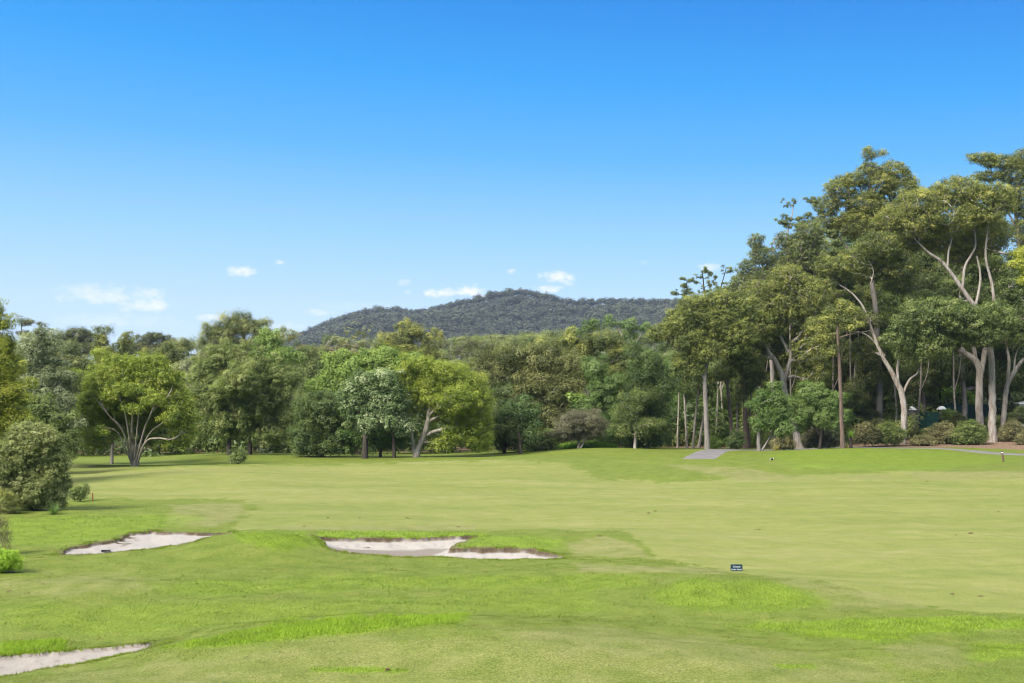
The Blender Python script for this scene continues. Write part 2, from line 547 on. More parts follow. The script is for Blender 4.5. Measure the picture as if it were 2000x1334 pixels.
def leaf_mat(name, dark, mid, light, trans=0.38, rough=0.5, spec=0.3):
    if name in LEAF_CACHE:
        return LEAF_CACHE[name]
    m, nt, out = new_mat(name)
    t = attr(nt, 'tint')
    g_ = LGAIN
    c = ramp(nt, t, [(0.0, tuple(v * g_ for v in dark)), (0.5, tuple(v * g_ for v in mid)), (1.0, tuple(v * g_ for v in light))])
    r = N(nt, 'ShaderNodeObjectInfo').outputs['Random']
    c = mixc(nt, 1.0, c, ramp(nt, r, [(0.0, (0.88, 0.92, 0.9)), (1.0, (1.12, 1.08, 1.05))]), 'MULTIPLY')
    b = bsdf(nt, out, c, rough, spec)
    tc = mixc(nt, 1.0, c, (1.25, 1.3, 0.7), 'MULTIPLY')
    tr = N(nt, 'ShaderNodeBsdfTranslucent', inp={0: tc})
    mx = N(nt, 'ShaderNodeMixShader', inp={0: trans, 1: b.outputs[0], 2: tr.outputs[0]})
    nt.links.new(mx.outputs[0], out.inputs[0])
    LEAF_CACHE[name] = m
    return m


def bark_mat(name, a, b_, c_, stretch=(3.5, 3.5, 0.7), scale=1.0):
    m, nt, out = new_mat(name)
    tc = N(nt, 'ShaderNodeTexCoord').outputs['Object']
    mp = N(nt, 'ShaderNodeMapping', inp={0: tc})
    mp.inputs['Scale'].default_value = stretch
    n1 = noise(nt, mp.outputs[0], scale, 5, 0.65, 0.3)
    n2 = noise(nt, mp.outputs[0], scale * 6, 3, 0.7)
    f = math_(nt, 'ADD', math_(nt, 'MULTIPLY', n1, 0.7), math_(nt, 'MULTIPLY', n2, 0.3))
    c = ramp(nt, f, [(0.36, a), (0.52, b_), (0.66, c_)])
    bsdf(nt, out, c, 0.85, 0.15, bump(nt, n2, 0.6, 0.05))
    return m


def plain_mat(name, col, rough=0.6, spec=0.3, var=0.15, scale=6.0):
    m, nt, out = new_mat(name)
    tc = N(nt, 'ShaderNodeTexCoord').outputs['Object']
    n1 = noise(nt, tc, scale, 4, 0.65)
    lo = tuple(max(0, v * (1 - var)) for v in col)
    hi = tuple(min(1, v * (1 + var)) for v in col)
    c = ramp(nt, n1, [(0.3, lo), (0.7, hi)])
    bsdf(nt, out, c, rough, spec)
    return m


M_GROUND = make_ground()
M_BLADE = make_blade()
M_SAND = make_sand()
M_PATH = make_path()

LEAF = {
    # name: dark, mid, light (reflectance of single leaves)
    'lime': leaf_mat('lime leaves', (0.064, 0.094, 0.010), (0.128, 0.164, 0.017), (0.220, 0.244, 0.042)),
    'yellow': leaf_mat('yellow green leaves', (0.080, 0.104, 0.009), (0.148, 0.170, 0.015), (0.240, 0.248, 0.040)),
    'bright': leaf_mat('bright green leaves', (0.050, 0.088, 0.014), (0.095, 0.148, 0.026), (0.190, 0.245, 0.065)),
    'mid': leaf_mat('mid green leaves', (0.050, 0.076, 0.016), (0.104, 0.132, 0.034), (0.200, 0.215, 0.085)),
    'green': leaf_mat('plain green leaves', (0.036, 0.068, 0.014), (0.066, 0.108, 0.024), (0.120, 0.165, 0.052)),
    'dark': leaf_mat('dark green leaves', (0.024, 0.043, 0.010), (0.046, 0.071, 0.017), (0.088, 0.120, 0.034)),
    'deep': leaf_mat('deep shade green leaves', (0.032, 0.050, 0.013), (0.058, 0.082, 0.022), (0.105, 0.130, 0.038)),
    'silver': leaf_mat('silver green leaves', (0.075, 0.090, 0.040), (0.150, 0.165, 0.082), (0.340, 0.345, 0.235)),
    'whitish': leaf_mat('pale backed leaves', (0.042, 0.074, 0.020), (0.088, 0.126, 0.043), (0.310, 0.340, 0.205)),
    'olive': leaf_mat('olive gum leaves', (0.046, 0.056, 0.016), (0.088, 0.098, 0.030), (0.165, 0.165, 0.060)),
    'gum': leaf_mat('grey green gum leaves', (0.048, 0.064, 0.023), (0.096, 0.116, 0.042), (0.185, 0.200, 0.082), 0.46),
    'gumtip': leaf_mat('gum leaves with yellow tips', (0.049, 0.064, 0.018), (0.104, 0.122, 0.035), (0.235, 0.236, 0.066), 0.46),
    'gumgreen': leaf_mat('green gum leaves', (0.041, 0.060, 0.016), (0.082, 0.108, 0.030), (0.160, 0.184, 0.064), 0.46),
    'brown': leaf_mat('grey brown twigs', (0.060, 0.056, 0.036), (0.105, 0.100, 0.060), (0.155, 0.150, 0.090)),
    'russet': leaf_mat('russet gum leaves', (0.060, 0.048, 0.024), (0.100, 0.082, 0.038), (0.150, 0.130, 0.062)),
    'blue': leaf_mat('blue green leaves', (0.040, 0.068, 0.019), (0.068, 0.105, 0.030), (0.128, 0.172, 0.058)),
    'hill': leaf_mat('hill forest leaves', (0.020, 0.025, 0.012), (0.028, 0.034, 0.015), (0.038, 0.045, 0.021), 0.1),
    'shrubgreen': leaf_mat('grey green shrub leaves', (0.068, 0.084, 0.024), (0.138, 0.156, 0.048), (0.240, 0.244, 0.105)),
    'far': leaf_mat('distant gum leaves', (0.040, 0.048, 0.020), (0.070, 0.080, 0.033), (0.110, 0.118, 0.050)),
    'heath': leaf_mat('dry heath leaves', (0.062, 0.064, 0.028), (0.115, 0.112, 0.048), (0.195, 0.180, 0.085)),
    'fern': leaf_mat('fresh fern fronds', (0.085, 0.150, 0.008), (0.145, 0.235, 0.013), (0.225, 0.310, 0.035)),
    'straw': leaf_mat('dry straw grass', (0.16, 0.14, 0.06), (0.24, 0.22, 0.10), (0.34, 0.31, 0.16)),
    'reed': leaf_mat('blue green reeds', (0.045, 0.085, 0.022), (0.075, 0.125, 0.032), (0.125, 0.180, 0.058)),
    'lawn': leaf_mat('long green grass', (0.060, 0.130, 0.014), (0.110, 0.200, 0.024), (0.180, 0.270, 0.050)),
}
BARK = {
    'white': bark_mat('smooth white gum bark', (0.110, 0.078, 0.056), (0.250, 0.218, 0.186), (0.345, 0.320, 0.290)),
    'paper': bark_mat('pale papery bark', (0.120, 0.092, 0.068), (0.245, 0.214, 0.174), (0.340, 0.306, 0.262), (5, 5, 1.2)),
    'grey': bark_mat('grey furrowed bark', (0.105, 0.090, 0.078), (0.175, 0.155, 0.140), (0.235, 0.215, 0.195), (7, 7, 0.8)),
    'brown': bark_mat('brown rough bark', (0.060, 0.042, 0.034), (0.115, 0.082, 0.064), (0.170, 0.130, 0.105), (8, 8, 0.9)),
    'dark': bark_mat('dark bark', (0.022, 0.018, 0.014), (0.045, 0.037, 0.030), (0.080, 0.066, 0.054), (6, 6, 0.9)),
    'limb': bark_mat('pinkish grey limb bark', (0.140, 0.110, 0.090), (0.255, 0.220, 0.195), (0.370, 0.340, 0.310)),
}


# ------------------------------------------------------------------ foliage and wood builders
def unit(v):
    return v / np.maximum(np.linalg.norm(v, axis=-1, keepdims=True), 1e-9)


def leaves(cent, out, rng, ln, wd, up=0.65, outw=1.0, rnd=0.5, droop=0.0):
    """triangular leaves at cent with outward vectors out"""
    n = len(cent)
    nrm = unit(out * outw + np.array([0, 0, up]) + unit(rng.normal(size=(n, 3))) * rnd)
    a = rng.normal(size=(n, 3))
    a = a - nrm * (a * nrm).sum(1, keepdims=True)
    a = unit(a)
    if droop:
        a = unit(a + np.array([0, 0, -droop]))
    s = unit(np.cross(nrm, a))
    L = ln * rng.uniform(0.65, 1.35, (n, 1))
    W = wd * rng.uniform(0.65, 1.35, (n, 1))
    v = np.empty((n, 3, 3))
    v[:, 0] = cent - a * L * 0.5 - s * W * 0.5
    v[:, 1] = cent - a * L * 0.5 + s * W * 0.5
    v[:, 2] = cent + a * L * 0.5
    return v.reshape(-1, 3)


def puff_cloud(puffs, R, rng, leaf_l, leaf_w, dens, flat=0.72, droop=0.0, tone=0.5, tone_puff=0.26, tone_leaf=0.13):
    """fill each puff with leaves: returns verts, tint"""
    n = len(puffs)
    larea = 0.5 * leaf_l * leaf_w
    Rs = R * rng.uniform(0.6, 1.4, n)
    cnt = np.maximum((dens * 9.0 * Rs ** 2 / larea).astype(int), 4)
    tot = int(cnt.sum())
    pid = np.repeat(np.arange(n), cnt)
    dirs = unit(rng.normal(size=(tot, 3)) + np.array([0, 0, 0.42]))
    rad = rng.uniform(0.25, 1.0, tot) ** 0.45
    # lumpy outline, each puff with its own lobes
    ph = rng.uniform(0, 6.28, (n, 3))
    lump = 1 + 0.28 * np.sin(dirs[:, 0] * 4.1 + ph[pid, 0]) + 0.26 * np.sin(dirs[:, 1] * 4.7 + ph[pid, 1]) + 0.14 * np.sin(dirs[:, 2] * 5.3 + ph[pid, 2])
    fl = np.stack([np.ones(n), np.ones(n), np.full(n, flat)], 1) * rng.uniform(0.8, 1.2, (n, 3))
    off = dirs * (rad * lump * Rs[pid])[:, None] * fl[pid]
    if droop:
        off[:, 2] -= droop * Rs[pid] * rng.uniform(0, 1, tot) * 0.5
    c = puffs[pid] + off
    v = leaves(c, dirs, rng, leaf_l, leaf_w, droop=droop)
    pt = rng.normal(0, tone_puff, n)
    t = np.clip(tone + pt[pid] + rng.normal(0, tone_leaf, tot), 0, 1)
    return v, t


def tube(pts, rad, n=6):
    pts = np.asarray(pts, float)
    rad = np.asarray(rad, float)
    k = len(pts)
    t = np.gradient(pts, axis=0)
    t = unit(t)
    ref = np.where(np.abs(t[:, 2:3]) > 0.9, np.array([[1.0, 0, 0]]), np.array([[0, 0, 1.0]]))
    r0 = np.array([1.0, 0.0, 0.0]) if abs(t[0, 2]) > 0.6 else np.array([0, 0, 1.0])
    s = np.empty_like(t)
    cur = r0
    for i in range(k):
        cur = cur - t[i] * np.dot(cur, t[i])
        cur = cur / max(np.linalg.norm(cur), 1e-9)
        s[i] = cur
    b = np.cross(t, s)
    ang = np.arange(n) * 2 * math.pi / n
    ring = pts[:, None, :] + rad[:, None, None] * (np.cos(ang)[None, :, None] * s[:, None, :] + np.sin(ang)[None, :, None] * b[:, None, :])
    v = ring.reshape(-1, 3)
    i = np.arange(k - 1)[:, None] * n
    j = np.arange(n)[None]
    j2 = (j + 1) % n
    f = np.stack([i + j, i + j2, i + n + j2, i + n + j], -1).reshape(-1, 4)
    return v, f


def catmull(p, sub):
    p = np.asarray(p, float)
    if len(p) < 3:
        t = np.linspace(0, 1, sub + 1)[:, None]
        return p[0] * (1 - t) + p[1] * t
    q = np.vstack([2 * p[0] - p[1], p, 2 * p[-1] - p[-2]])
    out = []
    for i in range(1, len(q) - 2):
        for t in np.arange(sub) / sub:
            a, b, c, d = q[i - 1], q[i], q[i + 1], q[i + 2]
            out.append(0.5 * (2 * b + (c - a) * t + (2 * a - 5 * b + 4 * c - d) * t * t + (3 * b - a - 3 * c + d) * t ** 3))
    out.append(p[-1])
    return np.array(out)


def grow(chains, puffs, rng, rtip, seg=0.9, wig=0.05, nmax=6):
    """chains: list of (pts, radii) trunk lines. Joins every puff to the wood by a curved bough; returns tube verts/faces"""
    pos, par, fixr = [], [], []
    V, Fc = [], []
    base = 0

    def put(v, f):
        nonlocal base
        V.append(v)
        Fc.append(f + base)
        base += len(v)
    for pts, rad in chains:
        put(*tube(pts, rad, 8 if rad[0] > 0.12 else 6))
        st = len(pos)
        if pos:
            dd = np.linalg.norm(np.array(pos) - pts[0], axis=1)
            p0 = int(dd.argmin())
        else:
            p0 = -1
        for i in range(len(pts)):
            pos.append(pts[i])
            par.append(p0 if i == 0 else st + i - 1)
            fixr.append(rad[i])
    nt0 = len(pos)
    cap = nt0 + 14 * len(puffs) + 10
    PA = np.empty((cap, 3))
    PA[:nt0] = np.array(pos)
    PARr = np.full(cap, -1, int)
    PARr[:nt0] = par
    DIR = np.zeros((cap, 3))
    for i in range(nt0):
        p = par[i]
        dv = PA[i] - PA[p] if p >= 0 else np.array([0, 0, 1.0])
        DIR[i] = dv / max(np.linalg.norm(dv), 1e-6)
    n = nt0
    zlow = np.percentile(puffs[:, 2], 5) if len(puffs) else 0
    z0 = PA[0, 2]
    d0 = np.array([np.min(np.linalg.norm(PA[:nt0] - p, axis=1)) for p in puffs])
    boughs = []
    for pi in np.argsort(d0):
        p = puffs[pi]
        dv = p - PA[:n]
        L = np.linalg.norm(dv, axis=1) + 1e-6
        cosang = (dv * DIR[:n]).sum(1) / L
        cost = L * (1 + 0.45 * (1 - cosang)) + 1.1 * np.maximum(0, PA[:n, 2] - p[2] + 0.15 * L)
        low = (PA[:n, 2] < z0 + 0.30 * (zlow - z0))
        cost = cost + low * 2.0
        a = int(cost.argmin())
        Ls = L[a]
        k = int(min(12, max(2, math.ceil(Ls / seg))))
        ctrl = PA[a] + DIR[a] * Ls * 0.33 + np.array([0, 0, 0.10 * Ls])
        tt = np.linspace(0, 1, k + 1)[1:, None]
        q = (1 - tt) ** 2 * PA[a] + 2 * tt * (1 - tt) * ctrl + tt ** 2 * p
        q[:-1] += rng.normal(0, wig * Ls / k ** 0.5, (k - 1 + 0, 3)) if k > 1 else 0
        ids = list(range(n, n + k))
        PA[n:n + k] = q
        prev = a
        for i in ids:
            PARr[i] = prev
            dd = PA[i] - PA[prev]
            DIR[i] = dd / max(np.linalg.norm(dd), 1e-6)
            prev = i
        n += k
        boughs.append((a, ids))
    w = np.zeros(n)
    for a, ids in boughs:
        w[ids[-1]] += 1
    for i in range(n - 1, nt0 - 1, -1):
        w[PARr[i]] += w[i]
    r = np.empty(n)
    r[:nt0] = fixr
    for i in range(nt0, n):
        r[i] = min(rtip * max(w[i], 1) ** 0.5, 0.8 * r[PARr[i]] if PARr[i] < nt0 else r[PARr[i]])
        r[i] = max(r[i], rtip * 0.7)
    for a, ids in boughs:
        pts = np.vstack([PA[a], PA[ids]])
        rr = np.concatenate([[min(r[a], r[ids[0]] * 1.15)], r[ids]])
        rr[-1] *= 0.5
        put(*tube(pts, rr, 5 if rr[0] > 0.05 else 3))
    return np.vstack(V), np.vstack(Fc)


QUAL = 1.0
TRUNK = 0.74
FINE = 0.58        # leaf size factor
UP = np.array([0, 0, 1.0])


def plant(name, label, cat, d, base_px, trunks, lobes, leaf, bark, R=24, dens=0.55, ll=None, lw=None, droop=0.0, flat=0.72,
          seed=1, group=None, depth=0.8, shell=0.5, rtip=0.03, tone=0.45, spacing=0.92, crown_name='crown', sink=0.25, wig=0.05, base_z_=None, tp=0.26, cover=1.0):
    """a tree or shrub measured in photo pixels at d metres: trunks [[(px,py,radius px[,metres toward the back])...]...], lobes [(px,py,rx,ry[,metres back])...]"""
    rng = np.random.default_rng(seed)
    k = d / F
    bx = (base_px - 1000) * k
    bz = gz(bx, d) if base_z_ is None else base_z_
    org = np.array([bx, d, bz])
    ll = (ll or 0.30 * d / 125.0) * FINE
    lw = (lw or 0.15 * d / 125.0) * FINE
    if name != 'forest_tree':
        lobes = [(q[0], q[1], q[2] * 1.08, q[3] * 1.08) + tuple(q[4:]) for q in lobes]
    if name == 'wispy_gum':
        big = lobes
        lobes = []
        for q in big:
            for _ in range(9):
                lobes.append((q[0] + rng.uniform(-1.1, 1.1) * q[2], q[1] + rng.uniform(-1.1, 1.1) * q[3], q[2] * rng.uniform(0.25, 0.55), q[3] * rng.uniform(0.22, 0.45)))
    elif cat == 'tree' and name != 'forest_tree' and d < 200:
        for q in list(lobes):
            for _ in range(3):
                a_ = rng.uniform(-0.5, math.pi + 0.5)
                f_ = rng.uniform(0.95, 1.18)
                lobes.append((q[0] + q[2] * f_ * math.cos(a_), q[1] - q[3] * f_ * math.sin(a_), q[2] * rng.uniform(0.16, 0.34), q[3] * rng.uniform(0.2, 0.38)) + tuple(q[4:]))
    if ((name in ('gum_tree', 'white_gum', 'tall_gum') and base_px > 1270) or name == 'shade_tree') and d < 200:
        lobes = [(q[0], q[1], q[2] * 1.12, q[3] * 1.35) + tuple(q[4:]) for q in lobes]
        cover *= 1.0
        R *= 0.56 if name != 'shade_tree' else 0.7
        dens *= 0.66
        shell = 0.35
        flat *= 0.85
        droop += 0.3
    Rm = R * k
    # puffs
    pf = []
    for lb in lobes:
        px, py, rx, ry = lb[:4]
        off = lb[4] if len(lb) > 4 else 0.0
        c = P(px, py, d + off)
        rr = np.array([rx * k, min(rx, ry * 1.8) * k * depth, ry * k])
        rr = np.maximum(rr - Rm * np.array([0.75, 0.75, 0.6]), Rm * 0.18)
        p_ = 1.6
        area = 4 * math.pi * (((rr[0] * rr[1]) ** p_ + (rr[0] * rr[2]) ** p_ + (rr[1] * rr[2]) ** p_) / 3) ** (1 / p_)
        cnt = max(1, int(round(cover * area / (1.9 * (Rm * spacing) ** 2))))
        u = unit(rng.normal(size=(cnt * 6, 3)) + np.array([0, 0, 0.15]))
        rad = rng.uniform(shell, 1.0, cnt * 6) ** 0.6
        q = c + u * rr * rad[:, None]
        # spread out (best candidate)
        pick = [0]
        dist = np.linalg.norm(q - q[0], axis=1)
        while len(pick) < cnt:
            i = int(dist.argmax())
            pick.append(i)
            dist = np.minimum(dist, np.linalg.norm(q - q[i], axis=1))
        pf.append(q[pick])
    pf = np.vstack(pf)
    pf[:, 2] = np.maximum(pf[:, 2], bz + 0.25 * Rm)
    root = thing(name, label, cat, org, group)
    chains = []
    for ti, t in enumerate(trunks):
        pts = []
        rads = []
        for q in t:
            p = P(q[0], q[1], d + (q[3] if len(q) > 3 else 0))
            pts.append(p)
            rads.append(q[2] * k)
        pts = np.array(pts)
        if t[0][1] >= 840 or ti == 0:
            g = gz(pts[0][0], pts[0][1]) if base_z_ is None else base_z_
            if ti == 0 or t[0][1] > 855:
                pts[0][2] = g - sink
        sub = 5
        cp = catmull(pts, sub)
        cr = np.interp(np.linspace(0, 1, len(cp)), np.linspace(0, 1, len(rads)), rads)
        cp[1:-1] += rng.normal(0, 0.05, (len(cp) - 2, 3)) * cr[1:-1, None]
        cr = cr * TRUNK
        if ti == 0 and cr[0] > 0.1:
            cr[:3] *= np.array([1.3, 1.12, 1.04])
        chains.append((cp, cr))
    if not chains:
        # shrub: several short stems from the ground
        for s in range(4):
            a = rng.uniform(0, 6.28)
            top = pf[rng.integers(len(pf))] * 0.5 + np.array([bx, d, bz]) * 0.5
            p0 = org + np.array([math.cos(a), math.sin(a), 0]) * 0.12 - UP * 0.15
            chains.append((catmull([p0, (p0 + top) / 2 + rng.normal(0, 0.08, 3), top], 3), np.linspace(rtip * 2.2, rtip * 1.3, 7)))
    v, f = grow(chains, pf, rng, rtip, wig=wig)
    mesh_np('trunk' if trunks else 'stems', v - org, 4, f, BARK[bark], root, smooth=True)
    lv, lt = puff_cloud(pf, Rm, rng, ll, lw, dens * QUAL, flat=flat, droop=droop, tone=tone, tone_puff=tp)
    # keep leaves out of the ground
    lv = lv.reshape(-1, 3, 3)
    keep = lv[:, :, 2].min(1) > bz + 0.02
    lv = lv[keep]
    lt = lt[keep]
    mesh_np(crown_name, lv.reshape(-1, 3) - org, 3, np.arange(len(lv) * 3).reshape(-1, 3), LEAF[leaf], root, fattr={'tint': lt})
    return root


def dup(root, loc, rotz=0.0, scale=1.0, label=None, group=None):
    r = root.copy()
    link(r)
    r.location = tuple(loc)
    r.rotation_euler = (0, 0, rotz)
    r.scale = (scale,) * 3 if not isinstance(scale, tuple) else scale
    if label:
        r['label'] = label
    if group:
        r['group'] = group
    for ch in list(root.children):
        c = ch.copy()
        link(c)
        c.parent = r
    return r

# ------------------------------------------------------------------ camera, sun, sky
cam = bpy.data.cameras.new('camera')
cam.sensor_width = 36.0
cam.lens = 36.0 * F / 2000.0
cam.shift_y = (HY - 667.0) / 2000.0
cam.clip_end = 20000
co = bpy.data.objects.new('camera', cam)
link(co)
co.location = (0, 0, HC)
co.rotation_euler = (math.radians(90), 0, 0)
S.camera = co

SUN_EL, SUN_AZ = math.radians(43), math.radians(-132)      # azimuth clockwise from straight ahead
sv = Vector((math.cos(SUN_EL) * math.sin(SUN_AZ), math.cos(SUN_EL) * math.cos(SUN_AZ), math.sin(SUN_EL)))
sl = bpy.data.lights.new('sun', 'SUN')
sl.energy = 3.2
sl.angle = math.radians(24)
sl.color = (1.0, 0.95, 0.87)
so = bpy.data.objects.new('sun', sl)
so.rotation_euler = sv.to_track_quat('Z', 'Y').to_euler()
link(so)

W = bpy.data.worlds.new('World')
S.world = W
W.use_nodes = True
nt = W.node_tree
nt.nodes.clear()
wo = nt.nodes.new('ShaderNodeOutputWorld')
bg = nt.nodes.new('ShaderNodeBackground')
nt.links.new(bg.outputs[0], wo.inputs[0])
sky = nt.nodes.new('ShaderNodeTexSky')
sky.sky_type = 'NISHITA'
sky.sun_disc = False
sky.sun_elevation = SUN_EL
sky.sun_rotation = SUN_AZ
sky.air_density = 1.0
sky.dust_density = 0.3
sky.ozone_density = 2.0
vec = nt.nodes.new('ShaderNodeTexCoord').outputs['Generated']
sep = nt.nodes.new('ShaderNodeSeparateXYZ')
nt.links.new(vec, sep.inputs[0])
el = math_(nt, 'ARCSINE', sep.outputs[2])
az = math_(nt, 'ARCTAN2', sep.outputs[0], sep.outputs[1])
eldeg = math_(nt, 'MULTIPLY', el, 180 / math.pi)
SKYS = 0.297
azt = math_(nt, 'MULTIPLY', math_(nt, 'SINE', az), 4.5)
ele = math_(nt, 'ADD', eldeg, math_(nt, 'MULTIPLY', azt, math_(nt, 'DIVIDE', eldeg, 18.0)))
fe = math_(nt, 'DIVIDE', math_(nt, 'ADD', ele, 2.0), 92.0)


def lin(r, g, b):
    f = lambda v: (v / 255 / 12.92) if v / 255 <= 0.04045 else ((v / 255 + 0.055) / 1.055) ** 2.4
    return (f(r), f(g), f(b))


grad = ramp(nt, fe, [((a + 2) / 92, lin(*c)) for a, c in [
    (-2, (214, 232, 247)), (1.0, (208, 231, 250)), (3.8, (192, 225, 254)), (7.0, (152, 210, 255)), (11.0, (84, 181, 255)),
    (14.5, (32, 162, 248)), (18.0, (0, 139, 234)), (24, (0, 118, 214)), (34, (170, 190, 210)), (50, (250, 250, 250)), (90, (255, 255, 255))]])
# sky above the frame whitened and boosted, an unseen cloud added for soft fill
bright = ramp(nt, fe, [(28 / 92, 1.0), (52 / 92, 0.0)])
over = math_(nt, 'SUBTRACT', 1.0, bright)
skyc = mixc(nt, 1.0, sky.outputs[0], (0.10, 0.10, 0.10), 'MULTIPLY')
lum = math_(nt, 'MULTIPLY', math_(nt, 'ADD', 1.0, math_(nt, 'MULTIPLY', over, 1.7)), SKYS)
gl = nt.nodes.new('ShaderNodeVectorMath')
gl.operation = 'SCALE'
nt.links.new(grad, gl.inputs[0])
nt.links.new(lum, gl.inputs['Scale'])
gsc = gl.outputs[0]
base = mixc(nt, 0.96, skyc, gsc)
# a few small fair weather clouds low over the hills
cv = nt.nodes.new('ShaderNodeCombineXYZ')
nt.links.new(az, cv.inputs[0])
nt.links.new(math_(nt, 'MULTIPLY', el, 1.7), cv.inputs[1])
cn = noise(nt, cv.outputs[0], 62.0, 5, 0.58)
cn2 = noise(nt, cv.outputs[0], 210.0, 4, 0.6)
cnn = math_(nt, 'ADD', math_(nt, 'MULTIPLY', cn, 0.72), math_(nt, 'MULTIPLY', cn2, 0.28))
cnn = math_(nt, 'SUBTRACT', cnn, 0.5)
CL = [(215, 584, 100, 20, 0.62), (275, 603, 55, 16, 0.7), (160, 580, 60, 10, 0.35), (475, 536, 30, 11, 0.85), (455, 540, 12, 8, 0.5), (864, 571, 34, 11, 0.95), (921, 570, 34, 15, 0.95), (1085, 541, 36, 15, 0.9), (1112, 546, 18, 11, 0.9),
      (1073, 564, 27, 8, 0.95), (548, 517, 12, 5, 0.6), (1000, 530, 10, 6, 0.6), (620, 612, 34, 7, 0.5), (425, 624, 50, 6, 0.6), (795, 571, 10, 6, 0.5), (1388, 525, 22, 9, 0.7), (790, 552, 14, 8, 0.35),
      (1255, 515, 10, 6, 0.35), (220, 632, 120, 14, 0.3), (540, 640, 60, 10, 0.35), (1455, 545, 22, 8, 0.8), (1018, 569, 16, 6, 0.7), (700, 600, 90, 10, 0.15)]
tot = None
for (cx, cy, rx, ry, amt) in CL:
    a0 = math.atan((cx - 1000) / F)
    e0 = math.atan((HY - cy) / F)
    u = math_(nt, 'DIVIDE', math_(nt, 'SUBTRACT', az, a0), rx / F)
    v = math_(nt, 'DIVIDE', math_(nt, 'SUBTRACT', el, e0), ry / F)
    q = math_(nt, 'ADD', math_(nt, 'MULTIPLY', u, u), math_(nt, 'MULTIPLY', v, v))
    s_ = math_(nt, 'ADD', math_(nt, 'SUBTRACT', 0.62, math_(nt, 'MULTIPLY', q, 0.62)), math_(nt, 'MULTIPLY', cnn, 3.6))
    s_ = math_(nt, 'MULTIPLY', math_(nt, 'MAXIMUM', math_(nt, 'MINIMUM', s_, 1.0), 0.0), amt)
    s_ = math_(nt, 'MULTIPLY', s_, math_(nt, 'LESS_THAN', q, 2.6))
    tot = s_ if tot is None else math_(nt, 'MAXIMUM', tot, s_)
tot = math_(nt, 'MULTIPLY', tot, 1.12, clamp=True)
cc = (1.08 * SKYS, 1.08 * SKYS, 1.08 * SKYS)
fin = mixc(nt, tot, base, cc)
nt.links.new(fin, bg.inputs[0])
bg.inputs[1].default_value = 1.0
S.view_settings.view_transform = 'Standard'
S.view_settings.look = 'None'
S.view_settings.exposure = 1.75
S.view_settings.gamma = 1.0
S.cycles.use_denoising = True
S.cycles.max_bounces = 6
S.cycles.diffuse_bounces = 4
S.cycles.glossy_bounces = 2
S.cycles.transmission_bounces = 4
S.cycles.volume_bounces = 1
S.cycles.use_fast_gi = False
S.cycles.filter_width = 1.15

# ------------------------------------------------------------------ terrain
dl = np.concatenate([np.geomspace(7.5, 20, 16)[:-1], np.arange(20, 34, 0.055), np.arange(34, 44.2, 0.09), np.arange(44.2, 53, 0.035), np.geomspace(53, 136, 190), np.geomspace(137.5, 4600, 70)])
pl = np.concatenate([np.arange(-1900, -120, 45), np.arange(-120, 2120, 3.0), np.arange(2120, 3900, 45)])
PX, DD = np.meshgrid(pl, dl)
XX = (PX - 1000) * DD / F
ZZ, SD, WH = ground_xy(XX, DD)
PY = HY + F * (HC - ZZ) / DD
zn = zones(PX, PY, XX, DD)
beyond = sstep(134, 140, DD + (fbm(XX * 0.3, DD * 0.3, 17, 2) - 0.5) * 6)
zn['litter'] = np.maximum(zn['litter'] * sstep(118, 123, DD), beyond)
for k in ('fair', 'lush', 'dry'):
    zn[k] = zn[k] * (DD < 133)
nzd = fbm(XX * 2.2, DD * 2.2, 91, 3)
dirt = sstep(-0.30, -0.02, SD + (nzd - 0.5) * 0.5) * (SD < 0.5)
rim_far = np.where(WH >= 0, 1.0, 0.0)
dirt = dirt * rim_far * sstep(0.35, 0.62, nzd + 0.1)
nr, nc = DD.shape
vid = np.arange(nr * nc).reshape(nr, nc)
quads = np.stack([vid[:-1, :-1], vid[:-1, 1:], vid[1:, 1:], vid[1:, :-1]], -1).reshape(-1, 4)
sdq = SD.ravel()[quads].mean(1)
whq = WH.ravel()[quads].max(1)
VV = np.stack([XX, DD, ZZ], -1).reshape(-1, 3)
attrs = {k: v.ravel() for k, v in zn.items()}
attrs['dirt'] = dirt.ravel()


def submesh(name, mask, mat, at):
    q = quads[mask]
    used, inv = np.unique(q.ravel(), return_inverse=True)
    return mesh_np(name, VV[used], 4, inv.reshape(-1, 4), mat, smooth=True, vattr={k: v[used] for k, v in at.items()})


g = submesh('ground', sdq <= 0, M_GROUND, attrs)
g['kind'] = 'structure'
# floor tone (raked, damp) follows the distance from the rim
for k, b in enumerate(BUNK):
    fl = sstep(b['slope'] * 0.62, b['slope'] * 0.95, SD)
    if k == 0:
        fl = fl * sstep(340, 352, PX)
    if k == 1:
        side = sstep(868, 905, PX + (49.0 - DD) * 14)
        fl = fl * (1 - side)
    if k == 2:
        fl = 0.35 + 0.3 * fl
    ed = sstep(0.16, 0.0, SD - (nzd - 0.4) * 0.22) * (1.0 if k != 2 else 0.35)
    if k == 0:
        ed = np.maximum(ed, (sstep(0.95, 0.2, SD) * sstep(0.50, 0.62, fbm(XX * 3, DD * 3, 15, 3)) * (PX > 225) * (PX < 300)))
    re = sstep(0.9, 0.1, SD)
    if k == 2:
        re = np.maximum(np.ones_like(SD), 1.0) * (0.6 + 0.8 * (np.sin(SD * 9 + nzd * 6) > 0.2))
    at = {'floor': fl.ravel(), 'dirt': np.clip(ed, 0, 1).ravel(), 'rough_edge': re.ravel()}
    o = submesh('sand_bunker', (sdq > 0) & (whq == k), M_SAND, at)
    o['kind'] = 'structure'

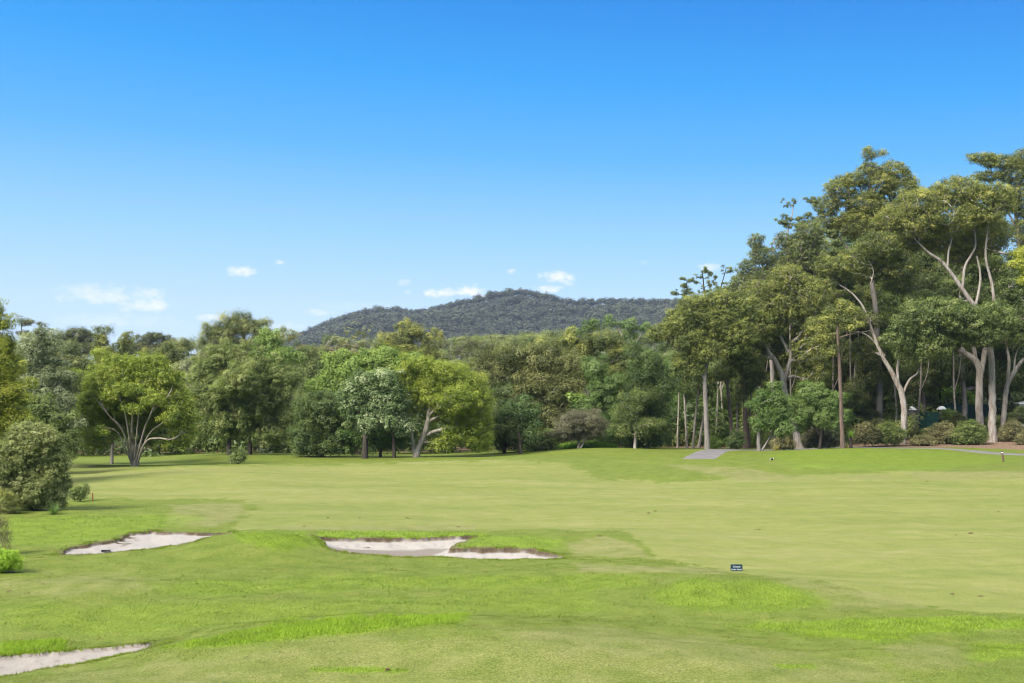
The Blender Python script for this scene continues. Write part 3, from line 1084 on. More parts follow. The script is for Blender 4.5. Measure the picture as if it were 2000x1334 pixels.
# ------------------------------------------------------------------ cart path, one strip following the ground
cl = np.array([(2600, 116.5), (2300, 118.5), (2150, 120.5), (2000, 121.6), (1930, 122.9), (1870, 125.0), (1800, 128.5), (1700, 131.5), (1600, 132.5), (1500, 131), (1440, 128), (1402, 124.5), (1385, 120.5), (1372, 116), (1354, 112), (1320, 110.0), (1270, 109.4), (1200, 109.2)], float)
cw = np.stack([(cl[:, 0] - 1000) * cl[:, 1] / F, cl[:, 1]], 1)
cw = catmull(np.c_[cw, np.zeros(len(cw))], 12)[:, :2]
tg = unit(np.gradient(cw, axis=0))
nm = np.stack([-tg[:, 1], tg[:, 0]], 1)
pv = []
for s in np.linspace(-1, 1, 9):
    pv.append(cw + nm * s * 1.6)
pv = np.stack(pv, 1)
zz = ground_xy(pv[..., 0], pv[..., 1])[0] + 0.035
zz[:, 0] -= 0.06
zz[:, -1] -= 0.06
pv = np.concatenate([pv, zz[..., None]], -1)
ids = np.arange(pv.shape[0] * 9).reshape(-1, 9)
q = np.stack([ids[:-1, :-1], ids[1:, :-1], ids[1:, 1:], ids[:-1, 1:]], -1).reshape(-1, 4)
o = mesh_np('path', pv.reshape(-1, 3), 4, q, M_PATH, smooth=True)
o['kind'] = 'structure'
# ------------------------------------------------------------------ the trees and shrubs one by one (left edge to right edge)
T = 'tree'
# --- left edge
plant('leafy_tree', 'tall yellow green tree cut off by the left edge, above the big grey green shrub', T, 80, -45,
      [[(-45, 950, 9), (-48, 860, 8), (-40, 760, 6), (-30, 660, 4), (-15, 600, 2)], [(-45, 830, 5), (-10, 760, 3), (20, 700, 1.5)]],
      [(-60, 640, 55, 60), (-20, 700, 55, 55), (-40, 790, 75, 70), (-8, 612, 24, 32), (12, 760, 38, 45), (8, 690, 30, 45), (10, 815, 36, 40), (-90, 720, 60, 80), (-30, 870, 60, 40)],
      'yellow', 'grey', R=17, seed=11, ll=0.2, lw=0.1, dens=0.6, cover=1.1)
plant('silver_tree', 'silvery pale green tree between the left edge and the fan limbed paperbark', T, 99, 92,
      [[(92, 905, 7), (92, 840, 6), (88, 760, 4), (80, 690, 2)]],
      [(74, 682, 34, 42), (108, 735, 36, 48), (70, 775, 52, 52), (122, 800, 32, 48), (50, 720, 30, 40), (134, 850, 26, 36)],
      'silver', 'grey', R=16, seed=12, ll=0.24, lw=0.12, dens=0.55)
plant('leafy_tree', 'dark and yellow flecked leafy tree under the silvery tree, above the big shrub at left', T, 92, 110,
      [[(110, 905, 6), (108, 840, 5), (100, 780, 3)]],
      [(75, 805, 42, 34), (105, 835, 36, 34), (60, 840, 40, 36), (128, 875, 26, 28), (90, 870, 44, 34)],
      'mid', 'dark', R=15, seed=13, ll=0.24, lw=0.12, dens=0.6, tone=0.4)
plant('big_shrub', 'big rounded grey green shrub at the left edge of the fairway', 'shrub', 62, 70, [],
      [(66, 872, 58, 46), (25, 912, 55, 55), (92, 925, 44, 52), (108, 958, 28, 32), (15, 955, 45, 40), (58, 846, 34, 22), (60, 960, 50, 36), (34, 838, 16, 14), (84, 836, 12, 10), (126, 905, 14, 18), (132, 945, 14, 14), (112, 985, 22, 12), (118, 880, 12, 10)],
      'shrubgreen', 'brown', R=8.5, seed=14, ll=0.15, lw=0.08, dens=0.5, tone=0.5, rtip=0.018, cover=1.25)
plant('shrub', 'low yellow green shrub at the left edge in front of the big grey green shrub', 'shrub', 60, 10, [],
      [(8, 985, 26, 26), (-22, 980, 30, 34), (28, 1000, 18, 14)], 'gumtip', 'brown', R=11, seed=15, ll=0.12, lw=0.06, dens=0.6, rtip=0.012, tone=0.6)
plant('shrub', 'small dark leafy shrub beside the red stake', 'shrub', 68, 158, [],
      [(153, 962, 18, 17), (170, 952, 9, 15), (144, 970, 12, 12)], 'mid', 'brown', R=8, seed=16, ll=0.13, lw=0.06, dens=0.5, rtip=0.012)
plant('fern_bush', 'bright green ferny bush low at the left edge, below the long bunker', 'shrub', 41, 8, [],
      [(10, 1094, 30, 22), (-22, 1088, 26, 30), (30, 1103, 14, 14)], 'fern', 'brown', R=10, seed=17, ll=0.16, lw=0.035, dens=0.7, rtip=0.01, droop=0.5, tone=0.5)
plant('weedy_shrub', 'sparse dry weedy shrub at the left edge, above the bright ferny bush', 'shrub', 46, 4, [],
      [(6, 1035, 18, 30), (-14, 1030, 20, 40), (16, 1062, 12, 16)], 'heath', 'brown', R=9, seed=18, ll=0.10, lw=0.03, dens=0.16, rtip=0.008)
# --- spreading paperbark on the left
plant('paperbark_tree', 'broad lime green paperbark, many pale limbs fanning from its low trunk', T, 103, 264,
      [[(264, 909, 10.5), (263, 885, 10), (260, 866, 8), (257, 840, 3.2, -1), (260, 790, 2.6, -1), (257, 740, 1.7), (264, 705, 1.2)],
       [(261, 872, 3.2), (240, 842, 2.7, -1.2), (216, 815, 2.3, -1.8), (196, 790, 1.9, -1.8), (178, 765, 1.2)],
       [(260, 866, 2.6), (246, 815, 2.2, -1.5), (232, 770, 1.7, -1.6), (222, 730, 1)],
       [(261, 878, 2.4), (232, 848, 2, -1.5), (205, 836, 1.6, -2), (178, 842, 1)],
       [(262, 870, 2.9), (282, 838, 2.4, -1.4), (297, 802, 1.9, -1.8), (312, 756, 1.2)],
       [(265, 880, 3), (284, 864, 2.7, -1.2), (310, 856, 2.3, -2), (336, 858, 1.9, -2), (364, 840, 1.2)],
       [(264, 872, 2.6), (290, 850, 2, -1.2), (322, 822, 1.6, -1.6), (346, 790, 1)],
       [(261, 868, 2.3), (272, 800, 1.8, -1.6), (284, 740, 1.2, -1)], [(236, 838, 1.6, -1.2), (205, 800, 1.3, -2), (188, 760, 0.79)], [(296, 805, 1.4, -1.7), (330, 770, 1.1, -1.5), (340, 740, 0.72)]],
      [(262, 765, 96, 66, 1.5), (262, 714, 44, 20), (215, 738, 40, 26), (312, 740, 42, 28), (184, 790, 30, 40), (346, 794, 32, 46), (262, 765, 56, 30, 1.5), (172, 848, 24, 30), (356, 846, 28, 32), (305, 815, 36, 24, 1), (218, 812, 34, 24, 1.5), (232, 704, 28, 12), (300, 708, 32, 14), (330, 868, 24, 12), (162, 812, 20, 34), (368, 815, 20, 34), (198, 866, 26, 14), (290, 862, 26, 12, 2), (245, 800, 46, 30, 2.5), (255, 835, 60, 22, 3), (250, 760, 34, 16, -2), (300, 780, 26, 14, -2.5), (215, 775, 20, 12, -2.5), (330, 815, 18, 14, -2.5), (205, 845, 16, 10, -2.5), (262, 800, 20, 10, -2.5)],
      'lime', 'paper', R=9, seed=21, ll=0.30, lw=0.10, dens=0.30, depth=0.9, tone=0.5, cover=0.95, rtip=0.02, shell=0.5, tp=0.24)
plant('leafy_tree', 'thin dark trunked tree standing just behind the left limbs of the fan limbed paperbark', T, 112, 218,
      [[(218, 905, 4.2), (219, 860, 4), (217, 800, 3.2), (218, 740, 2)]],
      [(200, 800, 34, 36), (235, 760, 40, 36), (190, 840, 34, 26), (160, 820, 24, 40), (300, 830, 40, 30)],
      'dark', 'grey', R=17, seed=22, dens=0.6)
plant('shrub', 'small leafy bush alone on the shaded grass in front of the rounded twin trunked tree', 'shrub', 103, 465, [],
      [(465, 892, 19, 15), (458, 902, 12, 8), (474, 880, 9, 10)], 'mid', 'brown', R=8, seed=23, ll=0.18, lw=0.09, dens=0.5, rtip=0.014)
# --- rounded tree with two dark trunks
plant('wattle_tree', 'big rounded green tree with two dark trunks, right of the fan limbed paperbark', T, 123, 448,
      [[(448, 889, 6.5), (447, 845, 6), (441, 800, 5), (452, 755, 4), (450, 710, 2)], [(487, 888, 7), (491, 852, 6), (512, 815, 5), (530, 775, 3)], [(446, 820, 4), (425, 790, 3), (408, 755, 2)]],
      [(448, 696, 42, 26), (402, 730, 34, 30), (498, 722, 42, 34), (546, 748, 34, 42), (432, 768, 54, 36), (500, 786, 54, 42), (556, 815, 25, 36), (395, 796, 25, 44), (450, 826, 48, 30), (525, 848, 40, 24), (390, 850, 22, 26), (470, 745, 40, 30, -3), (560, 850, 18, 20)],
      'mid', 'dark', R=12, seed=24, ll=0.24, lw=0.11, dens=0.62, tone=0.52, cover=1.05, tp=0.2)
plant('bushy_tree', 'dark green bushy tree with foliage down to the grass, left of the pale leaved tree', T, 119, 628,
      [[(628, 893, 5), (630, 840, 4), (632, 790, 2)]],
      [(632, 795, 42, 40), (602, 836, 36, 42), (662, 836, 36, 42), (628, 872, 58, 20), (588, 868, 24, 24), (674, 870, 26, 22)],
      'dark', 'dark', R=17, seed=25, dens=0.7, tone=0.5)
plant('leafy_tree', 'bright light green tree rising behind the pale leaved tree and the dark bushy tree', T, 126, 700,
      [[(700, 893, 7), (702, 820, 6), (705, 760, 4), (712, 715, 2)]],
      [(722, 713, 50, 24), (654, 744, 34, 34), (690, 732, 42, 34), (640, 772, 26, 26), (770, 710, 34, 18), (660, 712, 20, 16), (740, 745, 50, 30), (680, 780, 40, 30)],
      'bright', 'dark', R=17, seed=26, ll=0.32, lw=0.18, dens=0.62, tone=0.62)
plant('pale_leaved_tree', 'round tree with whitish backed leaves, in front of the bright light green tree', T, 116, 713,
      [[(713, 894, 8), (714, 850, 7), (722, 800, 5), (735, 760, 3)], [(770, 893, 5), (768, 850, 4), (760, 800, 3)]],
      [(738, 750, 46, 28), (760, 786, 40, 36), (706, 795, 34, 38), (745, 828, 44, 28), (785, 822, 20, 34), (700, 765, 30, 24)],
      'whitish', 'dark', R=14, seed=27, ll=0.30, lw=0.17, dens=0.60, tone=0.5, tp=0.22)
plant('leafy_tree', 'low dark green leafy tree filling in under the pale leaved tree', T, 118, 745,
      [[(742, 893, 4), (745, 860, 3), (748, 840, 2)]],
      [(715, 850, 34, 20), (760, 852, 34, 24), (735, 868, 44, 16), (782, 862, 16, 26)], 'green', 'dark', R=14, seed=28, ll=0.3, lw=0.17, dens=0.55)
# --- forked paperbark in the middle
plant('paperbark_tree', 'lime green paperbark with a forked pinkish pale trunk leaning right', T, 117, 812,
      [[(812, 895, 9.5), (818, 874, 8.5), (830, 846, 7.5), (836, 820, 6.5), (840, 800, 5), (858, 775, 3.5), (866, 745, 2)],
       [(811, 888, 6), (805, 852, 5), (797, 820, 4), (792, 785, 3), (800, 735, 2)],
       [(828, 852, 5), (852, 842, 4.6), (885, 836, 4), (915, 838, 3), (940, 850, 1.8)],
       [(834, 826, 5), (858, 812, 4.2), (890, 806, 3.2), (920, 790, 1.8)],
       [(838, 808, 4.5), (846, 790, 4), (838, 765, 3), (825, 735, 1.8)],
       [(838, 812, 4), (860, 790, 3, -1), (885, 770, 2, -1)]],
      [(868, 768, 84, 62, 2), (930, 820, 36, 60, 1), (820, 714, 38, 20), (862, 730, 44, 26), (906, 756, 38, 34), (935, 796, 30, 44), (928, 848, 32, 36), (888, 780, 40, 30, -2), (888, 846, 30, 20), (795, 765, 28, 40), (845, 762, 34, 26), (948, 862, 18, 24), (868, 870, 28, 16), (790, 725, 22, 20), (905, 812, 34, 24)],
      'lime', 'paper', R=9.5, seed=31, ll=0.30, lw=0.10, dens=0.30, depth=0.85, tone=0.54, rtip=0.026, shell=0.4, tp=0.24)
# --- middle of the tree line
plant('gum_tree', 'large olive brown gum with a wide uneven crown, right of the forked paperbark', T, 131, 1040,
      [[(1040, 884, 7), (1038, 830, 6), (1030, 780, 5), (1025, 735, 3)], [(1036, 810, 4), (1060, 765, 3.2), (1085, 735, 2)], [(1034, 800, 4), (1000, 770, 3), (968, 745, 2)], [(1032, 755, 3), (1055, 745, 2.4), (1080, 744, 1.5)]],
      [(1000, 700, 50, 26), (960, 730, 36, 32), (1060, 696, 48, 28), (1098, 712, 38, 28), (1030, 748, 56, 38), (1090, 758, 46, 40), (970, 788, 34, 38), (1050, 808, 46, 36), (1000, 820, 40, 30), (1100, 800, 30, 30)],
      'olive', 'limb', R=18, seed=32, dens=0.5, droop=0.35, tone=0.5)
plant('small_tree', 'slim blue green tree with a reddish trunk, on the grass right of the forked paperbark', T, 121, 1016,
      [[(1017, 891, 4.5), (1015, 860, 4.2), (1014, 830, 3.5), (1020, 800, 2)]],
      [(1022, 802, 25, 22), (1040, 826, 16, 20), (996, 808, 22, 26), (1034, 850, 18, 16)], 'blue', 'brown', R=12, seed=33, ll=0.28, lw=0.15, dens=0.5)
plant('bushy_tree', 'deep shaded bushy tree hanging to the ground just right of the forked paperbark', T, 125, 985,
      [[(985, 890, 5), (985, 850, 4), (988, 810, 2)]],
      [(985, 800, 30, 30), (975, 845, 30, 40), (1000, 860, 30, 28), (1050, 866, 36, 24)], 'deep', 'dark', R=16, seed=34, dens=0.65)
plant('dome_shrub', 'grey brown twiggy dome shaped shrub tree behind the long grass', T, 125, 1135,
      [[(1130, 878, 3.5), (1128, 858, 3), (1115, 835, 2)], [(1131, 877, 3), (1148, 850, 2.4), (1160, 830, 1.5)], [(1130, 870, 2.5), (1135, 840, 2), (1138, 812, 1.2)]],
      [(1135, 826, 42, 26), (1108, 842, 32, 20), (1160, 840, 26, 18), (1125, 852, 36, 12)], 'brown', 'limb', R=10, seed=35, ll=0.22, lw=0.06, dens=0.45, rtip=0.022)
plant('vine_tree', 'bright large leaved climber crown glowing green above the grey brown dome shrub', T, 129, 1140,
      [[(1140, 878, 3), (1138, 830, 2.5), (1130, 790, 1.5)]], [(1124, 779, 16, 10), (1144, 792, 12, 14), (1166, 812, 7, 10)], 'bright', 'dark', R=8, seed=36, ll=0.42, lw=0.3, dens=0.5, tone=0.7)
plant('conical_tree', 'mid green conical tree between the grey brown dome shrub and the weeping dark tree', T, 129, 1178,
      [[(1178, 877, 5), (1178, 820, 4), (1172, 760, 3), (1165, 715, 1.5)]],
      [(1164, 720, 20, 26), (1180, 762, 32, 32), (1158, 798, 30, 32), (1194, 830, 24, 38), (1180, 858, 26, 20), (1196, 790, 20, 26)], 'green', 'dark', R=14, seed=37, ll=0.25, lw=0.11, dens=0.62, tone=0.55)
plant('gum_tree', 'broad green gum with yellowish top leaves, behind the conical tree', T, 140, 1150,
      [[(1150, 876, 8), (1150, 800, 7), (1148, 740, 5), (1140, 690, 3)], [(1150, 780, 5), (1180, 730, 4), (1210, 690, 2)], [(1150, 770, 4), (1115, 720, 3), (1085, 690, 2)], [(1180, 760, 3), (1215, 735, 2)]],
      [(1110, 666, 34, 18), (1062, 690, 30, 20), (1160, 670, 40, 22), (1212, 690, 36, 26), (1188, 738, 40, 38), (1240, 732, 34, 42), (1130, 720, 44, 34), (1220, 780, 40, 36)],
      'gumtip', 'limb', R=17, seed=38, dens=0.5, droop=0.3, tone=0.45)
plant('flat_topped_tree', 'flat topped tree with bare pale branches under a thin green canopy', T, 168, 1205,
      [[(1205, 862, 5), (1205, 780, 5), (1208, 710, 4), (1205, 680, 3)], [(1206, 705, 3), (1180, 668, 2), (1150, 648, 1.2)], [(1206, 700, 3), (1215, 660, 2), (1205, 638, 1.2)], [(1207, 710, 3), (1240, 672, 2), (1255, 648, 1.2)], [(1206, 715, 2.4), (1192, 670, 1.8), (1180, 645, 1)], [(1207, 712, 2.4), (1228, 668, 1.8), (1238, 640, 1)]],
      [(1160, 641, 28, 8), (1200, 632, 34, 8), (1240, 642, 22, 9), (1140, 650, 14, 6), (1222, 660, 14, 6)], 'green', 'limb', R=11, seed=39, dens=0.5, tone=0.6)
plant('weeping_tree', 'dark weeping tree hanging to the ground left of the thin pale stems', T, 127, 1262,
      [[(1262, 876, 6), (1260, 810, 5), (1258, 740, 3)], [(1225, 805, 2.5), (1250, 790, 2.2), (1270, 775, 1.4)]],
      [(1262, 718, 36, 40), (1290, 765, 28, 54), (1250, 785, 42, 34), (1236, 832, 36, 42), (1284, 838, 34, 36), (1255, 850, 40, 26)],
      'dark', 'limb', R=16, seed=40, dens=0.55, droop=0.7, ll=0.34, lw=0.11, tone=0.5)
plant('bushy_tree', 'olive grey domed bushy tree in front of the weeping dark tree', T, 125, 1240,
      [[(1240, 876, 4), (1242, 830, 3), (1248, 790, 2)]],
      [(1248, 776, 32, 14), (1230, 800, 26, 22), (1262, 835, 30, 24), (1222, 835, 20, 22)], 'gumgreen', 'limb', R=13, seed=41, dens=0.42, droop=0.5, ll=0.3, lw=0.1)
# --- second rank trees rising behind
plant('leafy_tree', 'lime tipped tree with rounded tufts, high against the hill behind the pale leaved tree', T, 186, 798,
      [[(798, 860, 6), (797, 760, 5), (795, 700, 4), (800, 655, 2)], [(796, 730, 3), (770, 690, 2), (765, 665, 1.2)], [(797, 725, 3), (830, 690, 2), (838, 665, 1.2)]],
      [(766, 664, 22, 14), (800, 648, 26, 17), (834, 660, 20, 15), (790, 688, 42, 18), (846, 690, 16, 18), (752, 690, 16, 12), (815, 705, 40, 18)],
      'gumtip', 'limb', R=12, seed=42, ll=0.36, lw=0.2, dens=0.62, tone=0.56)
plant('leafy_tree', 'bright green leafy crown showing between the rounded twin trunked tree and the olive trees', T, 150, 535,
      [[(535, 868, 6), (535, 780, 5), (534, 720, 3), (532, 670, 1.5)]], [(530, 666, 26, 16), (514, 688, 22, 18), (556, 694, 22, 22), (538, 715, 30, 26)], 'bright', 'dark', R=14, seed=43, ll=0.36, lw=0.22, dens=0.6, tone=0.55)
plant('gum_tree', 'narrow olive green tree standing between the bright green crown and the pale leaved tree', T, 160, 612,
      [[(612, 862, 6), (612, 780, 5), (610, 720, 3)], [(611, 760, 3), (590, 720, 1.6)]], [(600, 690, 26, 20), (622, 728, 28, 32), (592, 738, 24, 34), (648, 706, 20, 14), (610, 770, 34, 34), (665, 720, 20, 14)], 'gumgreen', 'limb', R=14, seed=44, dens=0.5, ll=0.32, lw=0.15, tone=0.6)
plant('gum_tree', 'tall grey green feathery tree, highest on the skyline left of the hill', T, 192, 470,
      [[(470, 852, 8), (470, 760, 7), (472, 700, 5), (478, 650, 3)], [(471, 720, 4), (440, 680, 3), (425, 650, 1.6)], [(471, 715, 4), (505, 675, 3), (510, 645, 1.6)]],
      [(468, 640, 32, 18), (500, 645, 22, 22), (430, 655, 32, 24), (400, 672, 24, 20), (540, 664, 20, 20), (480, 680, 50, 22), (445, 632, 10, 10), (508, 634, 10, 12), (560, 660, 12, 10), (420, 700, 40, 20)],
      'gum', 'limb', R=13, seed=45, dens=0.55, ll=0.36, lw=0.16, tone=0.6)
plant('gum_tree', 'dark open crowned gum alone on the skyline at far left, sky showing between its limbs', T, 245, 65,
      [[(68, 835, 4), (68, 720, 4), (66, 680, 3), (60, 650, 2)], [(67, 690, 2.4), (82, 660, 1.6), (88, 640, 1)], [(67, 700, 2.4), (45, 660, 1.6), (42, 640, 1)]],
      [(52, 630, 20, 9), (80, 634, 14, 10), (46, 652, 20, 9), (84, 655, 12, 7), (64, 668, 26, 10), (40, 690, 30, 16)], 'far', 'dark', R=9, seed=46, dens=0.5, ll=0.4, lw=0.2)
plant('gum_tree', 'dark domed gum on the skyline right of the open crowned gum at far left', T, 235, 155,
      [[(155, 835, 4), (155, 740, 4), (152, 690, 3)], [(154, 710, 2.4), (185, 670, 1.4)], [(154, 715, 2.4), (125, 680, 1.4)]],
      [(152, 654, 34, 14), (183, 664, 24, 14), (118, 668, 28, 14), (150, 680, 50, 18), (100, 690, 20, 14)], 'far', 'limb', R=10, seed=47, dens=0.55, ll=0.4, lw=0.2, tone=0.6)
plant('leafy_tree', 'yellow green twin topped tree rising behind the fan limbed paperbark', T, 158, 222,
      [[(215, 862, 5), (213, 780, 4), (205, 720, 3), (202, 660, 1.5)], [(218, 780, 4), (238, 720, 3), (243, 670, 1.5)]],
      [(202, 664, 14, 18), (206, 698, 22, 24), (243, 674, 18, 18), (250, 704, 18, 20), (225, 728, 40, 22)], 'gumtip', 'dark', R=11, seed=48, dens=0.6, ll=0.32, lw=0.17, tone=0.55)
plant('gum_tree', 'dark wide crowned gum on the skyline above the fan limbed paperbark', T, 262, 305,
      [[(305, 830, 4), (305, 740, 4), (305, 690, 3)], [(305, 710, 2), (335, 675, 1.2)], [(305, 710, 2), (278, 675, 1.2)]],
      [(300, 659, 36, 11), (332, 670, 22, 12), (276, 674, 24, 11), (310, 684, 46, 16), (355, 680, 20, 14)], 'far', 'dark', R=9, seed=49, dens=0.55, ll=0.42, lw=0.2)
plant('leafy_tree', 'tan olive tree crown behind the right shoulder of the fan limbed paperbark', T, 172, 335,
      [[(335, 860, 5), (335, 780, 4), (332, 710, 2)]], [(320, 694, 30, 18), (348, 716, 26, 26), (300, 712, 26, 20), (330, 745, 40, 30)], 'gumtip', 'limb', R=13, seed=50, dens=0.55, tone=0.4)
plant('leafy_tree', 'silvery grey tree crown tucked left of the rounded twin trunked tree', T, 150, 362,
      [[(362, 866, 5), (362, 800, 4), (362, 740, 2)]], [(360, 730, 26, 22), (378, 752, 20, 22), (350, 765, 26, 26)], 'silver', 'grey', R=12, seed=51, dens=0.5, tone=0.35)
plant('gum_tree', 'grey green rounded trees crown behind the silvery tree at left', T, 170, 120,
      [[(120, 862, 6), (120, 790, 5), (118, 730, 3)]], [(92, 702, 34, 24), (140, 712, 38, 28), (115, 745, 46, 34), (165, 740, 30, 34)], 'gum', 'limb', R=14, seed=52, dens=0.6, ll=0.36, lw=0.18)
# --- right hand group
plant('gum_tree', 'yellow tufted gum with a straight grey trunk beside the cart path', T, 128, 1381,
      [[(1382, 880, 7), (1380, 830, 6.5), (1378, 780, 6), (1377, 735, 5), (1386, 690, 4), (1398, 640, 3.2), (1408, 600, 2)], [(1377, 742, 4), (1345, 700, 3.2), (1305, 668, 2.4), (1278, 655, 1.4)], [(1383, 700, 3.6), (1425, 660, 3), (1448, 640, 1.8)], [(1390, 670, 3), (1360, 630, 2.2), (1345, 610, 1.4)]],
      [(1288, 652, 24, 14), (1328, 632, 32, 18), (1360, 602, 36, 22), (1400, 626, 40, 26), (1345, 662, 36, 18), (1408, 584, 30, 16), (1378, 684, 38, 20), (1335, 702, 22, 16), (1440, 650, 36, 30), (1455, 606, 30, 26), (1310, 615, 10, 8), (1360, 720, 22, 12)],
      'gumtip', 'grey', R=14, seed=61, dens=0.50, ll=0.28, lw=0.14, tone=0.62, droop=0.2)
plant('wispy_gum', 'thin wispy gum top with sky between its sprigs, above the yellow tufted gum', T, 152, 1378,
      [[(1392, 872, 5), (1390, 760, 4.5), (1384, 660, 4), (1378, 590, 2.6), (1372, 535, 1.2)], [(1382, 630, 2.4), (1405, 570, 1.6), (1418, 525, 0.9)], [(1379, 600, 2), (1350, 570, 1.2)]],
      [(1332, 570, 16, 9), (1364, 534, 13, 10), (1392, 548, 10, 14), (1418, 528, 10, 7), (1350, 552, 14, 8), (1380, 565, 14, 8), (1420, 560, 14, 10), (1368, 580, 24, 8)],
      'gum', 'dark', R=3.6, seed=62, dens=0.75, shell=0.1, ll=0.3, lw=0.15, rtip=0.014)
plant('gum_tree', 'gum with a brownish forked trunk just right of the cart path', T, 133, 1428,
      [[(1429, 880, 5.5), (1428, 830, 5), (1424, 780, 4.5), (1421, 745, 4), (1432, 700, 3.2), (1448, 650, 2)], [(1422, 755, 3), (1408, 730, 2), (1400, 715, 1.2)]],
      [(1420, 722, 24, 16), (1458, 702, 32, 22), (1478, 642, 36, 28), (1436, 680, 30, 22), (1408, 735, 16, 10)], 'gumtip', 'brown', R=13, seed=63, dens=0.45, tone=0.5)
plant('gum_tree', 'gum with a rough dark brown trunk, left of the white leaning gum', T, 136, 1457,
      [[(1458, 879, 7.5), (1456, 820, 7), (1455, 740, 6), (1460, 680, 4), (1470, 620, 2)], [(1463, 878, 4), (1464, 820, 3.4), (1468, 760, 2)]],
      [(1470, 735, 26, 22), (1500, 664, 36, 28), (1446, 705, 26, 16), (1490, 610, 36, 26), (1450, 765, 16, 18)], 'gum', 'brown', R=13, seed=64, dens=0.45)
plant('white_gum', 'white barked gum with a thick leaning trunk and a pale limb reaching left', T, 134, 1560,
      [[(1562, 874, 11), (1553, 840, 9.5), (1542, 800, 8.5), (1533, 765, 8), (1528, 735, 7.5), (1514, 704, 6.5), (1502, 688, 5), (1488, 655, 3.5), (1470, 615, 2)],
       [(1531, 745, 6), (1544, 700, 5.5), (1545, 672, 5), (1562, 655, 4), (1580, 620, 2.5), (1585, 580, 1.5)],
       [(1510, 700, 5), (1480, 696, 4.6), (1462, 697, 4), (1440, 688, 2.6), (1412, 692, 1.4)],
       [(1540, 688, 4.6), (1522, 655, 4), (1500, 640, 3), (1470, 640, 1.6)],
       [(1470, 696, 2.6), (1475, 682, 2), (1472, 672, 1.2)]],
      [(1520, 602, 44, 26), (1568, 582, 46, 32), (1480, 574, 36, 22), (1540, 545, 38, 22), (1600, 642, 40, 26), (1582, 690, 34, 26), (1515, 642, 26, 14), (1590, 735, 26, 22), (1440, 600, 26, 20)],
      'gumtip', 'white', R=15, seed=65, dens=0.42, droop=0.3, tone=0.42, rtip=0.028)
plant('bushy_tree', 'dense rounded green tree with a short grey trunk, right of the path', T, 123, 1500,
      [[(1483, 880, 5.5), (1482, 850, 5), (1490, 820, 3.5), (1500, 795, 2)], [(1485, 856, 3), (1515, 835, 2)]],
      [(1505, 786, 34, 26), (1490, 826, 26, 22), (1526, 830, 28, 30), (1510, 808, 34, 24), (1476, 800, 14, 16)], 'green', 'grey', R=12, seed=66, dens=0.6, ll=0.25, lw=0.13, tone=0.55)
plant('bushy_tree', 'spreading bright green bushy tree left of the tall thin dark trunk', T, 126, 1592,
      [[(1600, 876, 4.5), (1605, 840, 4), (1600, 800, 3)], [(1602, 850, 3), (1575, 815, 2)]],
      [(1590, 776, 38, 24), (1566, 800, 26, 24), (1612, 812, 34, 28), (1560, 830, 18, 22), (1625, 780, 20, 22)], 'green', 'dark', R=13, seed=67, dens=0.55, ll=0.26, lw=0.13, tone=0.7)
plant('thin_tree', 'tall thin dark trunked tree with small green tufts, alone at the grass edge', T, 124, 1645,
      [[(1646, 878, 6), (1643, 800, 5), (1640, 720, 4.4), (1636, 650, 3.4), (1640, 595, 1.8)], [(1638, 660, 2), (1665, 652, 1.8), (1700, 646, 1.2)], [(1637, 652, 2), (1612, 655, 1.4)]],
      [(1630, 622, 26, 12), (1608, 662, 18, 13), (1650, 602, 22, 12), (1662, 640, 18, 12), (1618, 690, 14, 10), (1598, 640, 16, 12)], 'gumtip', 'brown', R=11, seed=68, dens=0.5, tone=0.6)
plant('tall_gum', 'tallest gum on the right, its sprigged top rising highest against the sky, grey trunk below', T, 147, 1718,
      [[(1718, 852, 10.5), (1718, 790, 10), (1716, 700, 9), (1711, 620, 7.5), (1702, 540, 6), (1692, 470, 5), (1690, 420, 3.5), (1698, 370, 2.5), (1706, 320, 1.2)],
       [(1693, 470, 4), (1722, 430, 3), (1745, 390, 2), (1752, 350, 1)], [(1690, 430, 3.4), (1660, 400, 2.4), (1640, 375, 1.2)], [(1700, 530, 4), (1660, 490, 3), (1630, 450, 1.6)]],
      [(1696, 302, 14, 11), (1722, 298, 12, 6), (1745, 332, 26, 14), (1720, 358, 32, 18), (1668, 350, 26, 12), (1640, 368, 30, 18), (1616, 402, 26, 16), (1688, 396, 40, 20), (1758, 372, 34, 20), (1680, 436, 44, 22), (1612, 436, 26, 14), (1772, 345, 12, 12), (1698, 330, 20, 12), (1740, 440, 40, 26)],
      'gumtip', 'grey', R=12, seed=69, dens=0.42, ll=0.3, lw=0.14, tone=0.48, rtip=0.032, shell=0.4)
plant('wispy_gum', 'slender bare limbed gum with small flat sprigs, standing out left of the tallest gum', T, 143, 1598,
      [[(1604, 872, 6), (1602, 780, 5.5), (1598, 690, 5), (1590, 620, 4.2), (1572, 560, 3.6), (1550, 516, 3.2), (1541, 500, 3), (1538, 460, 2.4), (1546, 425, 1.6), (1550, 400, 0.9)], [(1542, 505, 2), (1562, 470, 1.5), (1590, 440, 1)], [(1585, 600, 3), (1592, 520, 2), (1600, 470, 1.2)]],
      [(1542, 398, 16, 8), (1546, 432, 22, 10), (1532, 436, 14, 7), (1578, 432, 20, 8), (1592, 404, 18, 14), (1556, 478, 11, 6), (1602, 470, 28, 16), (1612, 512, 36, 24), (1565, 440, 12, 8), (1540, 540, 16, 12)],
      'gum', 'limb', R=4.2, seed=70, dens=0.75, shell=0.1, ll=0.28, lw=0.14, rtip=0.015)
